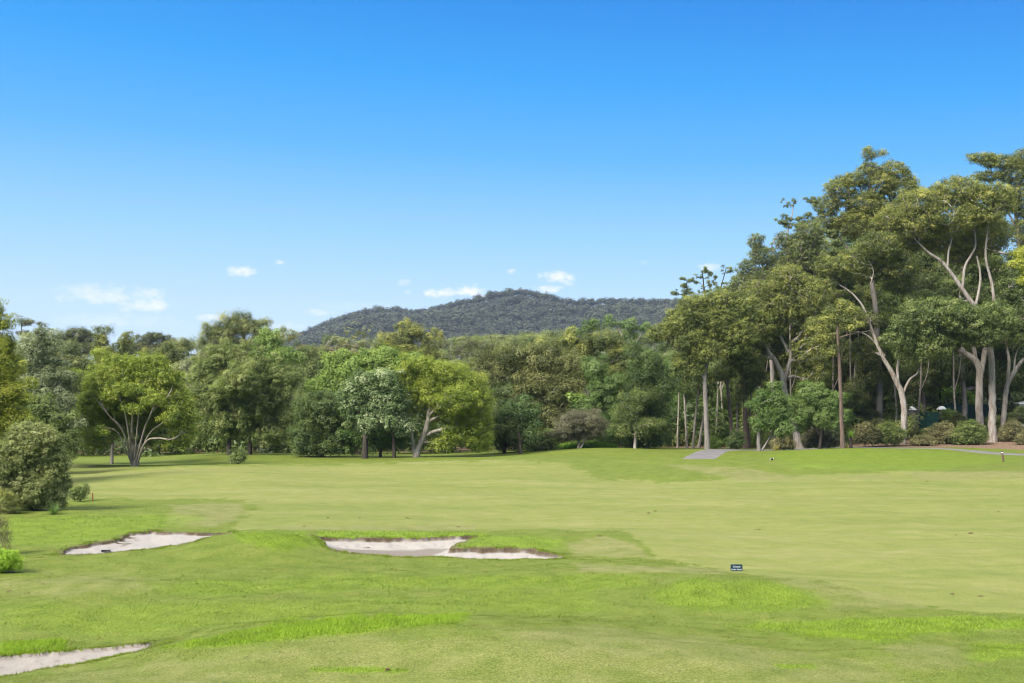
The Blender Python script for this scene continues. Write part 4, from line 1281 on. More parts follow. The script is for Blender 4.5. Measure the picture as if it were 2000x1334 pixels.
plant('gum_tree', 'sprigged gum crown stepping down toward the hill, left of the slender bare limbed gum', T, 141, 1505,
      [[(1512, 874, 7), (1510, 780, 6), (1506, 690, 5.5), (1500, 610, 4), (1492, 550, 2.6), (1488, 500, 1.4)], [(1503, 640, 3.2), (1470, 580, 2), (1455, 540, 1)], [(1500, 600, 3), (1525, 560, 2), (1535, 525, 1)]],
      [(1476, 470, 16, 12), (1490, 500, 26, 15), (1458, 522, 18, 12), (1522, 522, 24, 17), (1500, 546, 38, 20), (1450, 548, 22, 12), (1478, 485, 12, 8), (1535, 560, 30, 20), (1470, 585, 26, 14), (1560, 500, 34, 24), (1530, 470, 18, 14), (1580, 460, 28, 22), (1420, 575, 24, 14)],
      'gum', 'limb', R=10, seed=71, dens=0.40, ll=0.28, lw=0.14, tone=0.55)
plant('white_gum', 'white gum forking into many crooked pale limbs, left of the green fence', T, 137, 1763,
      [[(1761, 866, 9), (1766, 820, 8.5), (1765, 785, 8.2), (1757, 757, 7.6), (1741, 726, 6.6), (1724, 696, 5), (1710, 664, 4.2), (1699, 632, 3.6), (1686, 600, 3), (1664, 573, 2.4), (1634, 553, 1.3)],
       [(1764, 768, 3.9), (1776, 742, 3.1), (1792, 728, 2.3), (1800, 700, 1.2)],
       [(1755, 755, 4.2), (1753, 715, 3.6), (1762, 675, 2.8), (1766, 640, 1.6)],
       [(1728, 695, 3.1), (1700, 660, 2.3), (1675, 648, 1.6), (1640, 648, 0.94)],
       [(1700, 556, 1.7), (1706, 530, 1.2), (1695, 505, 0.78)]],
      [(1640, 592, 40, 20, 4), (1682, 518, 46, 26, 2), (1742, 518, 46, 26, 2), (1622, 520, 30, 16), (1700, 625, 30, 14, 3), (1655, 618, 36, 16), (1692, 684, 26, 16, 3), (1760, 556, 30, 18, 5), (1600, 560, 26, 20), (1715, 480, 40, 22)],
      'gumtip', 'white', R=15, seed=72, dens=0.40, droop=0.35, tone=0.38, rtip=0.03)
plant('white_gum', 'stout white gum nearest the path, its smooth twin based trunk the brightest on the right', T, 138, 1937,
      [[(1938, 867, 11.5), (1938, 820, 10.5), (1938, 765, 9.5), (1936, 705, 9), (1931, 660, 8), (1922, 625, 7), (1893, 584, 6.2), (1866, 545, 5.4), (1840, 512, 4.4), (1812, 492, 3.4), (1790, 470, 2)],
       [(1933, 680, 6), (1945, 630, 5), (1938, 560, 4), (1925, 500, 3), (1930, 440, 1.6)],
       [(1880, 565, 4), (1885, 520, 3.4), (1905, 480, 2.6), (1900, 430, 1.6)], [(1850, 525, 3), (1855, 480, 2.4), (1870, 440, 1.6)], [(1905, 600, 4), (1915, 545, 3), (1908, 500, 2)]],
      [(1850, 420, 56, 32), (1792, 436, 46, 22), (1800, 396, 46, 22), (1868, 372, 46, 22), (1920, 404, 46, 30), (1762, 474, 40, 20, 4), (1838, 466, 50, 22, 4), (1928, 458, 46, 28, 3), (1745, 425, 32, 20), (1880, 498, 36, 18, 6), (1945, 380, 30, 20)],
      'gumtip', 'white', R=16, seed=73, dens=0.42, droop=0.35, tone=0.48, rtip=0.032)
plant('white_gum', 'white gum with a heavy limb forking left, behind the stout white gum', T, 147, 1914,
      [[(1914, 845, 10.5), (1912, 785, 10), (1914, 735, 9.5), (1906, 706, 9), (1882, 688, 7.5), (1858, 658, 6), (1832, 632, 4), (1815, 600, 2)],
       [(1914, 738, 7.5), (1922, 695, 7), (1926, 655, 5.5), (1920, 620, 3)], [(1908, 715, 6), (1900, 670, 5.4), (1892, 640, 4), (1880, 610, 2)]],
      [(1800, 622, 42, 28, -12), (1848, 614, 46, 24, -13), (1900, 628, 42, 24, -13), (1768, 662, 34, 26, -11), (1822, 672, 36, 24, -12), (1942, 626, 36, 26, -13), (1875, 655, 34, 18, -12), (1800, 585, 30, 14), (1862, 560, 30, 18, 3), (1775, 700, 24, 20, -6), (1925, 660, 26, 14, -13)],
      'gumgreen', 'white', R=16, seed=74, dens=0.50, droop=0.6, tone=0.5)
plant('white_gum', 'slim white gum with an open fork leaning out to the right edge', T, 139, 1955,
      [[(1955, 862, 8), (1961, 805, 7.2), (1967, 755, 6.6), (1984, 722, 5.6), (2010, 688, 4.6), (2032, 655, 2.5)], [(1967, 757, 5), (1971, 705, 4.2), (1966, 670, 3), (1975, 620, 1.6)], [(1980, 728, 3), (1985, 690, 2), (2000, 660, 1.2)]],
      [(1980, 642, 40, 30), (2020, 602, 46, 40), (1985, 560, 36, 26), (2045, 680, 36, 36), (2010, 520, 36, 30), (2050, 560, 40, 40)],
      'gumgreen', 'white', R=16, seed=75, dens=0.46, droop=0.5)
plant('tall_gum', 'tall gum topping the right edge with a flat spreading crest against the sky', T, 150, 2012,
      [[(2012, 850, 9), (2008, 740, 8), (2000, 620, 7), (1995, 520, 6), (1985, 430, 4.5), (1975, 370, 3), (1960, 330, 1.6)], [(1990, 480, 4), (2025, 420, 3), (2040, 370, 1.6)], [(1988, 450, 3.4), (1960, 400, 2), (1940, 380, 1)], [(1994, 500, 4), (1960, 495, 3.4), (1925, 485, 2.4), (1900, 478, 1.4)]],
      [(1956, 316, 40, 12), (1918, 308, 26, 9), (1985, 340, 34, 18), (2015, 310, 36, 18), (1930, 345, 26, 10), (2005, 390, 40, 26), (2045, 350, 40, 36), (2010, 450, 36, 30), (1965, 390, 30, 16), (2060, 440, 40, 40)],
      'gumtip', 'limb', R=13, seed=76, dens=0.45, ll=0.3, lw=0.14, tone=0.46)
plant('black_trunk_tree', 'dark leaning black trunked tree in the shade behind the white trunks at right', T, 158, 1978,
      [[(1984, 845, 9), (1974, 800, 8.5), (1964, 750, 7.5), (1952, 700, 5)]],
      [(1960, 690, 44, 30), (2000, 720, 40, 34), (1930, 720, 30, 26), (2030, 770, 34, 40)], 'deep', 'dark', R=18, seed=77, dens=0.6)
plant('leafy_tree', 'lime leaved tree of which only the branch tips show at the right edge', T, 108, 2085,
      [[(2085, 900, 8), (2082, 760, 7), (2075, 640, 5), (2060, 560, 3)], [(2075, 630, 3), (2030, 550, 2), (2002, 520, 1)]],
      [(2050, 540, 46, 50), (2003, 512, 16, 20), (2090, 600, 60, 60), (2012, 548, 14, 14)], 'yellow', 'grey', R=14, seed=78, ll=0.26, lw=0.13, dens=0.5, tone=0.7)
# thin pale stems left of the path
for i, (b, top, lean, r, lab) in enumerate([(1342, 735, -6, 3.4, 'pale papery stem leaning left, first of the clump beside the cart path'), (1353, 742, 10, 3.8, 'pale papery stem of middle height in the clump beside the cart path'),
                                            (1364, 738, 20, 4.2, 'pale papery stem leaning right, last of the clump beside the cart path'), (1323, 705, 3, 2.8, 'single thin pale stem standing left of the pale clump'),
                                            (1441, 760, -2, 3.0, 'thin pale stem between the brown forked trunk and the rough dark trunk')]):
    plant('paperbark_tree', lab, T, 134 + i, b, [[(b, 879, r), (b + lean * 0.4, 830, r * 0.85), (b + lean * 0.9, 780, r * 0.7), (b + lean * 1.2, top, r * 0.4)]],
          [(b + lean * 1.3, top - 8, 20, 16), (b + lean * 1.3 + 8, top + 18, 14, 12), (b + lean - 10, top + 30, 10, 10)], 'gumgreen', 'paper', R=11, seed=80 + i, dens=0.4)
# --- background of the right group: shaded trees between and behind the trunks
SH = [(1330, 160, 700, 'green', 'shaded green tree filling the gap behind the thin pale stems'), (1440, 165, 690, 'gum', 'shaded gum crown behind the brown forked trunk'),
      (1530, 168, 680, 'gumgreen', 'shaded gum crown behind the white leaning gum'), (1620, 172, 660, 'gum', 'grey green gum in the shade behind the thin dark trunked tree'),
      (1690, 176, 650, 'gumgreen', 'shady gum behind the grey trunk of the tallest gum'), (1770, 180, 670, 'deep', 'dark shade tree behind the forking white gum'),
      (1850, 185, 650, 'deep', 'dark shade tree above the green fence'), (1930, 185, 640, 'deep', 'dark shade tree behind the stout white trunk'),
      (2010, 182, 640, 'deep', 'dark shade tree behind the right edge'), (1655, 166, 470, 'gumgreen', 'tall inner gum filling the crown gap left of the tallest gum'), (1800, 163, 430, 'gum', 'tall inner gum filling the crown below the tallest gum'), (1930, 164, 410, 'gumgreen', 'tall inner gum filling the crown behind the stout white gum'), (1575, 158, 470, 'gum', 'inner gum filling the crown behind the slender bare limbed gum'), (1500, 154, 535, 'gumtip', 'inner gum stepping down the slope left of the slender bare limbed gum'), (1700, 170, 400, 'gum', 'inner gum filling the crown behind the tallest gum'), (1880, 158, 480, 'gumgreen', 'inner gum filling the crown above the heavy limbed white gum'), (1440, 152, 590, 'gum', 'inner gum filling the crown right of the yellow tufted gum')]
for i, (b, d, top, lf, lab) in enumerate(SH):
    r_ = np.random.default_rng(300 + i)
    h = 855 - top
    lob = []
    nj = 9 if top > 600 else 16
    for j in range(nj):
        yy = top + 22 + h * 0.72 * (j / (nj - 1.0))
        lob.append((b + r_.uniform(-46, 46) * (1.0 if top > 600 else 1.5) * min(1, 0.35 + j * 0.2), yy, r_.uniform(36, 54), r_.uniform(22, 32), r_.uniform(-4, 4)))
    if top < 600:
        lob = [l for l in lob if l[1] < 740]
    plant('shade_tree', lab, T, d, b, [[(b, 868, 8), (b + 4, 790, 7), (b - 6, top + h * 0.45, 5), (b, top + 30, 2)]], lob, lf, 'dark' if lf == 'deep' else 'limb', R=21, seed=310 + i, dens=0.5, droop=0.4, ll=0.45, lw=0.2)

# lighter saplings and young gums between the trunks on the right
SAP = [(1585, 143, 690, 60, 'gumtip', 'young yellow green gum between the white leaning gum and the thin dark trunk'),
       (1672, 146, 668, 56, 'gum', 'young grey green gum right of the thin dark trunked tree'),
       (1708, 150, 720, 44, 'gumtip', 'sapling gum in front of the big grey trunk'),
       (1748, 146, 650, 40, 'gumgreen', 'leafy sapling behind the fork of the crooked white gum'),
       (1410, 148, 740, 44, 'green', 'green sapling behind the grey trunk beside the cart path'),
       (1340, 146, 760, 44, 'green', 'green sapling behind the clump of pale papery stems'),
       (1478, 146, 720, 40, 'gumtip', 'yellow green sapling right of the rough dark brown trunk')]
for i, (b, d, top, wd, lf, lab) in enumerate(SAP):
    r_ = np.random.default_rng(700 + i)
    h = 850 - top
    lob = [(b + r_.uniform(-0.45, 0.45) * wd, top + 14 + h * 0.75 * j / 6.0, wd * r_.uniform(0.4, 0.62), h * r_.uniform(0.09, 0.15), r_.uniform(-1.5, 1.5)) for j in range(7)]
    plant('sapling', lab, 'tree', d, b, [[(b, 868, 3), (b + 3, 800, 2.6), (b - 3, top + h * 0.4, 1.8), (b, top + 15, 0.8)]], lob, lf, 'limb', R=9, seed=720 + i, dens=0.36, droop=0.3, tone=0.6)

# slim pale trunks standing among the saplings on the right
SLIM = [(1399, 141, 690, 5, 2.6, 'slim pale trunk just right of the straight grey trunk by the path'), (1413, 146, 680, -6, 2.4, 'slim pale trunk midway between the grey and the brown forked trunks'),
        (1449, 148, 660, 4, 2.6, 'slim pale trunk close left of the rough dark brown trunk'), (1474, 144, 680, 10, 2.8, 'slim pale trunk leaning right, beside the rough dark brown trunk'),
        (1548, 150, 640, -5, 3.0, 'slim pale trunk right behind the white leaning gum'), (1622, 148, 650, 6, 3.2, 'slim pale trunk close left of the thin dark trunked tree'),
        (1668, 147, 640, -8, 3.4, 'slim pale trunk leaning left, right of the thin dark trunked tree'), (1694, 150, 630, 5, 3.0, 'slim pale trunk left of the big grey trunk'),
        (1790, 152, 650, 10, 3.2, 'slim pale trunk leaning right above the stone pillar'), (1868, 151, 660, -6, 3.2, 'slim pale trunk over the green fence, left of the heavy limbed gum')]
for i, (b, d, top, lean, r, lab) in enumerate(SLIM):
    plant('slim_gum', lab, T, d, b, [[(b, 872, r), (b + lean * 0.3, 810, r * 0.9), (b + lean * 0.8, 750, r * 0.75), (b + lean, top, r * 0.5), (b + lean * 1.4, top - 50, r * 0.3)], [(b + lean * 0.7, 765, r * 0.5), (b + lean + 12, 725, r * 0.35), (b + lean + 18, top, r * 0.2)]],
          [(b + lean * 1.4, top - 55, 26, 18), (b + lean + 20, top - 14, 18, 12), (b + lean - 14, top - 20, 16, 12)], 'gumtip' if i % 2 else 'gum', 'white', R=8, seed=760 + i, dens=0.3, droop=0.4, tone=0.55)
# ------------------------------------------------------------------ shrubs, grass trees and bed planting on the right bank
def shrub(px, py, rx, ry, d, leaf, lab, R=10, seed=0, dens=0.5, name='shrub', **kw):
    rx, py, ry = rx * 1.12, py - ry * 0.22, ry * 1.25
    lob = [(px, py, rx * 0.7, ry * 0.85), (px - rx * 0.55, py + ry * 0.3, rx * 0.5, ry * 0.6), (px + rx * 0.5, py + ry * 0.25, rx * 0.5, ry * 0.65), (px + rx * 0.1, py - ry * 0.4, rx * 0.4, ry * 0.5)]
    q_ = np.random.default_rng(seed + 7)
    for _ in range(5):
        a_ = q_.uniform(0, math.pi)
        lob.append((px + rx * 0.85 * math.cos(a_), py - ry * 0.75 * math.sin(a_) + ry * 0.15, rx * q_.uniform(0.14, 0.28), ry * q_.uniform(0.18, 0.34)))
    return plant(name, lab, 'shrub', d, px, [], lob, leaf, 'brown', R=R, seed=seed, dens=dens, ll=kw.pop('ll', 0.22), lw=kw.pop('lw', 0.09), rtip=0.014, **kw)


SHR = [
    (1436, 863, 17, 17, 129, 'deep', 'rounded very dark bush at the grass edge right of the cart path'),
    (1396, 868, 16, 12, 133, 'bright', 'low lime green shrub behind the top of the cart path'),
    (1412, 855, 20, 20, 141, 'green', 'green sapling shrub between the grey and brown trunks by the cart path'),
    (1470, 862, 14, 14, 138, 'bright', 'small lime shrub at the foot of the rough dark brown trunk'),
    (1530, 868, 22, 14, 130, 'heath', 'low grey twiggy shrub under the dense rounded green tree'),
    (1602, 858, 34, 22, 129, 'brown', 'dark twiggy grey shrub below the spreading bright green tree'),
    (1622, 838, 26, 20, 137, 'deep', 'dark shrub left of the tall thin dark trunk'),
    (1672, 822, 26, 26, 146, 'olive', 'upper yellow olive shrub right of the tall thin dark trunk'),
    (1740, 800, 22, 34, 150, 'gumtip', 'tall yellow green shrub between the big grey trunk and the forking white gum'),
    (1690, 850, 26, 20, 133, 'heath', 'dry heathy shrub right of the small grass tree'),
    (1732, 852, 34, 20, 134, 'mid', 'wide green shrub at the foot of the big grey trunk'),
    (1716, 836, 20, 14, 140, 'heath', 'greyish shrub just behind the base of the big grey trunk'),
    (1786, 852, 20, 10, 143, 'olive', 'orange tinted olive shrub in front of the stone pillar'),
    (1802, 864, 24, 11, 134, 'heath', 'dry grey green shrub right of the forking white gum base'),
    (1840, 852, 34, 22, 136, 'heath', 'large grey green heathy shrub with pale stems in front of the green fence'),
    (1892, 850, 32, 24, 135, 'mid', 'dark rounded green shrub left of the stout white trunk'),
    (1870, 832, 24, 18, 142, 'olive', 'olive shrub between the heathy shrub and the slim fence post'),
    (1852, 812, 15, 9, 147, 'bright', 'light green shrub topping over the green fence'),
    (1812, 845, 15, 7, 145, 'bright', 'low lime green shrub at the foot of the green fence'),
    (1978, 846, 26, 20, 138, 'heath', 'straggly shrub right of the slim leaning white gum'),
    (2008, 858, 24, 14, 135, 'heath', 'low straggly shrub at the right edge above the leaf litter'),
    (1994, 816, 22, 18, 146, 'gum', 'grey green shrub in front of the white shed'),
    (1940, 832, 22, 16, 148, 'gum', 'grey green shrub showing between the white trunks'),
    (1762, 842, 16, 10, 142, 'gumtip', 'orange yellow shrub left of the forking white gum'),
    (2060, 850, 40, 26, 136, 'mid', 'rounded shrub just beyond the right edge'),
]
for i, (px, py, rx, ry, d, lf, lab) in enumerate(SHR):
    shrub(px, py, rx, ry, d, lf, lab, R=6.5, seed=500 + i, dens=0.45 if lf != 'deep' else 0.6, cover=1.15)


def spiky(name, label, cat, d, px, trunk_h, trunk_r, n, length, leaf, seed, group=None, width=0.03, lean=0.0, part='fronds', up=0.7, arch=0.35):
    """tuft of long arching blades, on a stem if trunk_h > 0"""
    rng = np.random.default_rng(seed)
    x = (px - 1000) * d / F
    z = gz(x, d)
    root = thing(name, label, cat, (x, d, z), group)
    if trunk_h > 0:
        pts = catmull([(0, 0, -0.15), (lean * 0.4, 0, trunk_h * 0.5), (lean, 0, trunk_h)], 4)
        v, f = tube(pts, np.linspace(trunk_r * 1.15, trunk_r * 0.9, len(pts)), 9)
        v[:, :2] *= 1 + 0.10 * rng.normal(size=(len(v), 1)).clip(-1, 1)
        mesh_np('trunk', v, 4, f, BARK['dark'], root, smooth=True)
    a = rng.uniform(0, 6.283, n)
    e = rng.uniform(0, 1, n) ** up
    L = length * rng.uniform(0.65, 1.1, n)
    out = np.stack([np.cos(a), np.sin(a), np.zeros(n)], 1)
    side = np.stack([-np.sin(a), np.cos(a), np.zeros(n)], 1)
    segs = 4
    ts = np.linspace(0, 1, segs + 1)
    pts = []
    for t in ts:
        r = L * t * (0.25 + 0.75 * e)
        h = L * t * (1.05 - 0.75 * e) - arch * L * e * t ** 2.2
        pts.append(out * r[:, None] + np.array([lean, 0, trunk_h]) + UP * h[:, None])
    V, I, T_ = [], [], []
    k = 0
    tint = rng.uniform(0.1, 0.95, n)
    for j in range(segs):
        w0 = width * (1 - ts[j] * 0.85)
        w1 = width * (1 - ts[j + 1] * 0.85)
        quad = np.stack([pts[j] - side * w0, pts[j] + side * w0, pts[j + 1] + side * w1, pts[j + 1] - side * w1], 1)
        V.append(quad.reshape(-1, 3))
        I.append(np.arange(len(quad) * 4).reshape(-1, 4) + k)
        k += len(quad) * 4
        T_.append(tint)
    mesh_np(part, np.vstack(V), 4, np.vstack(I), LEAF[leaf], root, fattr={'tint': np.concatenate(T_)})
    return root


spiky('grass_tree', 'grass tree with a stubby black trunk and spiky green skirt, at the grass edge', 'grass tree', 126, 1662, 1.15, 0.16, 160, 1.0, 'lawn', 1, width=0.02)
spiky('grass_tree', 'low trunkless bright green spiky tuft among the shrubs right of the forking white gum', 'grass tree', 135, 1796, 0.25, 0.14, 150, 1.1, 'lawn', 2, width=0.02)
spiky('grass_tuft', 'blue green reedy tuft at the foot of the big grey green shrub', 'grass tuft', 60, 106, 0, 0, 260, 0.75, 'reed', 3, width=0.010)
spiky('grass_tuft', 'blue green reedy tuft behind the small dark shrub by the red stake', 'grass tuft', 70, 150, 0, 0, 260, 1.0, 'reed', 4, width=0.012)
spiky('grass_tuft', 'tall dry straw tuft at the grass edge under the dense rounded green tree', 'grass tuft', 129, 1515, 0, 0, 220, 1.0, 'straw', 5, width=0.02)
spiky('grass_tuft', 'straw coloured tuft between the grass tree and the thin dark trunk', 'grass tuft', 127, 1652, 0, 0, 160, 0.9, 'straw', 6, width=0.02)
spiky('flax_plant', 'yellow green strappy plant behind the fence above the white shed', 'flax plant', 176, 1985, 0.6, 0.16, 130, 2.2, 'fern', 7, width=0.07)
spiky('palm', 'yellow green garden palm glowing behind the fence, left of the white trunks', 'palm', 168, 1836, 5.6, 0.12, 120, 2.6, 'fern', 8, width=0.10, up=0.5)
spiky('palm', 'slim garden palm left of the yellow green one, behind the fence', 'palm', 172, 1802, 4.2, 0.10, 110, 2.4, 'lawn', 9, width=0.10, up=0.5)
spiky('palm', 'short garden palm just above the fence beside the stone pillar', 'palm', 166, 1790, 1.8, 0.10, 100, 1.7, 'fern', 10, width=0.08, up=0.5)
plant('garden_tree', 'yellow lime garden tree behind the fence panels', 'tree', 170, 1872, [[(1872, 850, 4), (1872, 800, 3), (1872, 760, 2)]], [(1868, 768, 26, 22), (1884, 790, 26, 20), (1850, 790, 20, 18)], 'fern', 'limb', R=12, seed=91, dens=0.4)

# long grass bank near the middle trees
rng = np.random.default_rng(77)


def blade_patch(name, x, y, h, w, leaf, label=None, tilt=0.35, seed=0):
    r_ = np.random.default_rng(seed)
    n = len(x)
    z = ground_xy(x, y)[0]
    a = r_.uniform(0, math.pi, n)
    s = np.stack([np.cos(a), np.sin(a), np.zeros(n)], 1) * (w * r_.uniform(0.7, 1.3, n))[:, None]
    tip = r_.normal(0, tilt, (n, 3)) * h[:, None]
    tip[:, 2] = h * r_.uniform(0.7, 1.15, n)
    b = np.stack([x, y, z - 0.01], 1)
    v = np.stack([b - s, b + s, b + tip], 1).reshape(-1, 3)
    o = mesh_np(name, v, 3, np.arange(n * 3).reshape(-1, 3), leaf, fattr={'tint': r_.uniform(0, 1, n)})
    o['kind'] = 'stuff'
    return o


n = 9000
px = rng.uniform(1080, 1206, n)
d = rng.uniform(126.5, 131, n)
edge = np.sin((px - 1080) / 126 * math.pi) ** 0.6
blade_patch('long_grass', (px - 1000) * d / F, d, 0.25 + 0.62 * edge * rng.uniform(0.5, 1, n), np.full(n, 0.03), LEAF['lawn'], seed=5)

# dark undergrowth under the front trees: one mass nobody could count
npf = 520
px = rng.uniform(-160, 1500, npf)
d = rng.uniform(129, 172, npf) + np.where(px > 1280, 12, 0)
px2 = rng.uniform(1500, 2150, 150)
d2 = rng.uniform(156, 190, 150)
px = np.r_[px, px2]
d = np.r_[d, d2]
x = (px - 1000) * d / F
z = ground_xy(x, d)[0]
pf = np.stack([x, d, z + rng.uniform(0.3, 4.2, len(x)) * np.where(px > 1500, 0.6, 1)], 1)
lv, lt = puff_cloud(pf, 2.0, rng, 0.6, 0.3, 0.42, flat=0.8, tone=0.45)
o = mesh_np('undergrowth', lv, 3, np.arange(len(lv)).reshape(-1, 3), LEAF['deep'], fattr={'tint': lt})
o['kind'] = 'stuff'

npf = 240
px = rng.uniform(1290, 1780, npf)
d = rng.uniform(139, 153, npf)
x = (px - 1000) * d / F
z = ground_xy(x, d)[0]
pf = np.stack([x, d, z + rng.uniform(0.2, 3.0, npf) ** 1.0 * rng.uniform(0.4, 1, npf)], 1)
lv, lt = puff_cloud(pf, 0.85, rng, 0.24, 0.12, 0.36, flat=0.9, tone=0.6)
o = mesh_np('undergrowth', lv, 3, np.arange(len(lv)).reshape(-1, 3), LEAF['mid'], fattr={'tint': lt})
o['kind'] = 'stuff'

# ------------------------------------------------------------------ forest trees between the course and the hill
VAR = []
VS = [('far', 'limb', 1), ('gum', 'limb', 2), ('far', 'dark', 3), ('russet', 'limb', 4), ('gumgreen', 'limb', 5), ('olive', 'dark', 6), ('gum', 'dark', 7)]
WHERE = [
    (-120, 205, 655), (-60, 230, 670), (20, 215, 690), (75, 280, 660), (230, 300, 668), (205, 250, 690), (385, 250, 662), (360, 210, 690), (420, 230, 690), (560, 300, 672), (575, 240, 690),
    (610, 320, 668), (635, 380, 655), (655, 270, 672), (682, 420, 664), (700, 300, 676), (722, 360, 662), (742, 260, 688), (770, 440, 672), (860, 240, 690), (850, 340, 668), (880, 300, 655),
    (900, 420, 645), (925, 280, 660), (940, 360, 640), (965, 300, 645), (990, 420, 638), (1010, 330, 650), (1030, 260, 662), (1045, 380, 643), (1070, 300, 655), (1085, 250, 672), (1100, 400, 648), (1130, 320, 655),
    (1180, 420, 645), (1215, 300, 655), (1250, 380, 648), (1275, 260, 662), (1300, 330, 650), (1330, 230, 660), (1345, 400, 640), (1390, 280, 640), (1450, 240, 620), (1500, 300, 610),
    (500, 215, 700), (690, 215, 705), (745, 210, 715), (900, 205, 700), (960, 205, 712), (1020, 200, 705), (1110, 210, 705), (270, 205, 705), (330, 300, 672), (1170, 215, 690), (1240, 205, 700), (1300, 205, 690),
    (1580, 230, 600), (1660, 240, 590), (1750, 230, 600), (1850, 240, 590), (1950, 230, 600), (2050, 240, 600), (-180, 250, 660), (140, 205, 705), (450, 330, 672), (520, 380, 668),
]
LABV = {'far': 'dark grey green forest gum', 'gum': 'grey green forest gum', 'russet': 'reddish brown forest gum', 'gumgreen': 'green forest gum', 'olive': 'olive brown forest gum'}
for i, (lf, bk, sd) in enumerate(VS):
    r_ = np.random.default_rng(900 + sd)
    d0 = 300
    u = F / d0     # photo pixels per metre
    g0 = HY + HC * u
    H_ = 21.0 * u
    lob = []
    nl = 8 + sd % 3
    for j in range(nl):
        a = r_.uniform(-1, 1)
        yy = r_.uniform(0.30, 0.90) if j > 3 else r_.uniform(0.74, 0.93)
        wdt = 0.30 * (1 - 0.55 * abs(yy - 0.6))
        lob.append((1000 + a * H_ * wdt, g0 - H_ * yy, H_ * r_.uniform(0.11, 0.17), H_ * r_.uniform(0.05, 0.08), r_.uniform(-3.5, 3.5)))
    o = plant('forest_tree', LABV[lf], 'tree', d0, 1000, [[(1000, g0, 2.6), (1000 + r_.uniform(-6, 6), g0 - H_ * 0.4, 2.2), (1000 + r_.uniform(-10, 10), g0 - H_ * 0.75, 1.4), (1000 + r_.uniform(-10, 10), g0 - H_ * 0.92, 0.7)]], lob, lf, bk,
              R=12, seed=920 + i, dens=0.5, ll=0.6, lw=0.3, group='forest trees between the course and the hill', base_z_=0.0, tone=0.55, cover=1.2)
    VAR.append((lf, o))
side = lambda px: 'behind the left tree line' if px < 560 else ('below the left slope of the hill' if px < 860 else ('below the summit of the hill' if px < 1120 else ('below the right slope of the hill' if px < 1360 else 'behind the tall right group')))
seen = set()
rr = np.random.default_rng(55)
for i, (px, d, top) in enumerate(WHERE):
    if px > 590 and px < 880:
        k = int(rr.choice([0, 3, 3, 1, 5]))
    elif px < 590:
        k = int(rr.choice([0, 1, 2, 5]))
    else:
        k = int(rr.choice([0, 1, 4, 6, 1, 4]))
    lf, o = VAR[k]
    x = (px - 1000) * d / F
    z = gz(x, d)
    h = HC - (top - HY) * d / F - z
    s = h / 20.6
    wide = min(1.35, max(1.0, 13.0 / h)) if h < 13 else 1.0
    lab = LABV[lf] + ' ' + side(px)
    if k not in seen:
        seen.add(k)
        r = o
        r.location = (x, d, z)
        r.rotation_euler = (0, 0, rr.uniform(0, 6.28))
        r.scale = (s * wide, s * wide, s)
        r['label'] = lab
    else:
        dup(o, (x, d, z), rr.uniform(0, 6.28), (s * wide * rr.uniform(0.9, 1.15), s * wide, s), lab)
for k, (lf, o) in enumerate(VAR):
    if k not in seen:
        for c in list(o.children):
            bpy.data.objects.remove(c)
        bpy.data.objects.remove(o)

# ------------------------------------------------------------------ the hill and its woods
RID = np.array([(-900, 735), (0, 728), (300, 715), (450, 700), (560, 676), (590, 663), (640, 641), (700, 620), (760, 615), (800, 619), (850, 613), (900, 602), (940, 592), (970, 585), (1010, 579), (1040, 583), (1080, 591), (1120, 600), (1160, 600), (1210, 597), (1260, 599), (1320, 599), (1400, 598), (1500, 606), (1700, 626), (2000, 655), (2400, 690), (3000, 730)], float)
HD0, HD1, HD2 = 1150.0, 2000.0, 3000.0


def hill_z(px, d):
    ry = np.interp(px, RID[:, 0], RID[:, 1])
    t = np.clip((d - HD0) / (HD1 - HD0), 0.0, 1)
    back = np.clip((d - HD1) / (HD2 - HD1), 0, 1)
    x = (px - 1000) * d / F
    fold = (fbm(x / 150.0, d / 260.0, 61, 3) - 0.5) * 2
    g = np.sin(t * math.pi / 2) ** 1.1 + fold * 0.30 * np.sin(t * math.pi)
    g = np.clip(g, 0, np.where(t > 0.98, 1.0, 0.93))
    dd = np.minimum(d, HD1)
    z = HC * t + (HY - ry) * dd / F * g
    return z * (1 - 0.9 * back ** 1.5) - 1.0 * (1 - t)


hp = np.arange(-900, 3000, 13.0)
hd = np.concatenate([np.linspace(HD0, HD1, 60), np.linspace(HD1 + 40, HD2, 14)])
A, B = np.meshgrid(hp, hd)
Z = hill_z(A, B)
Z[-1] = -3
vid = np.arange(A.size).reshape(A.shape)
q = np.stack([vid[:-1, :-1], vid[:-1, 1:], vid[1:, 1:], vid[1:, :-1]], -1).reshape(-1, 4)
M_HILL = plain_mat('hill scrub', (0.020, 0.024, 0.012), 0.9, 0.1, 0.4, 0.02)
o = mesh_np('hill', np.stack([(A - 1000) * B / F, B, Z], -1).reshape(-1, 3), 4, q, M_HILL, smooth=True)
o['kind'] = 'structure'
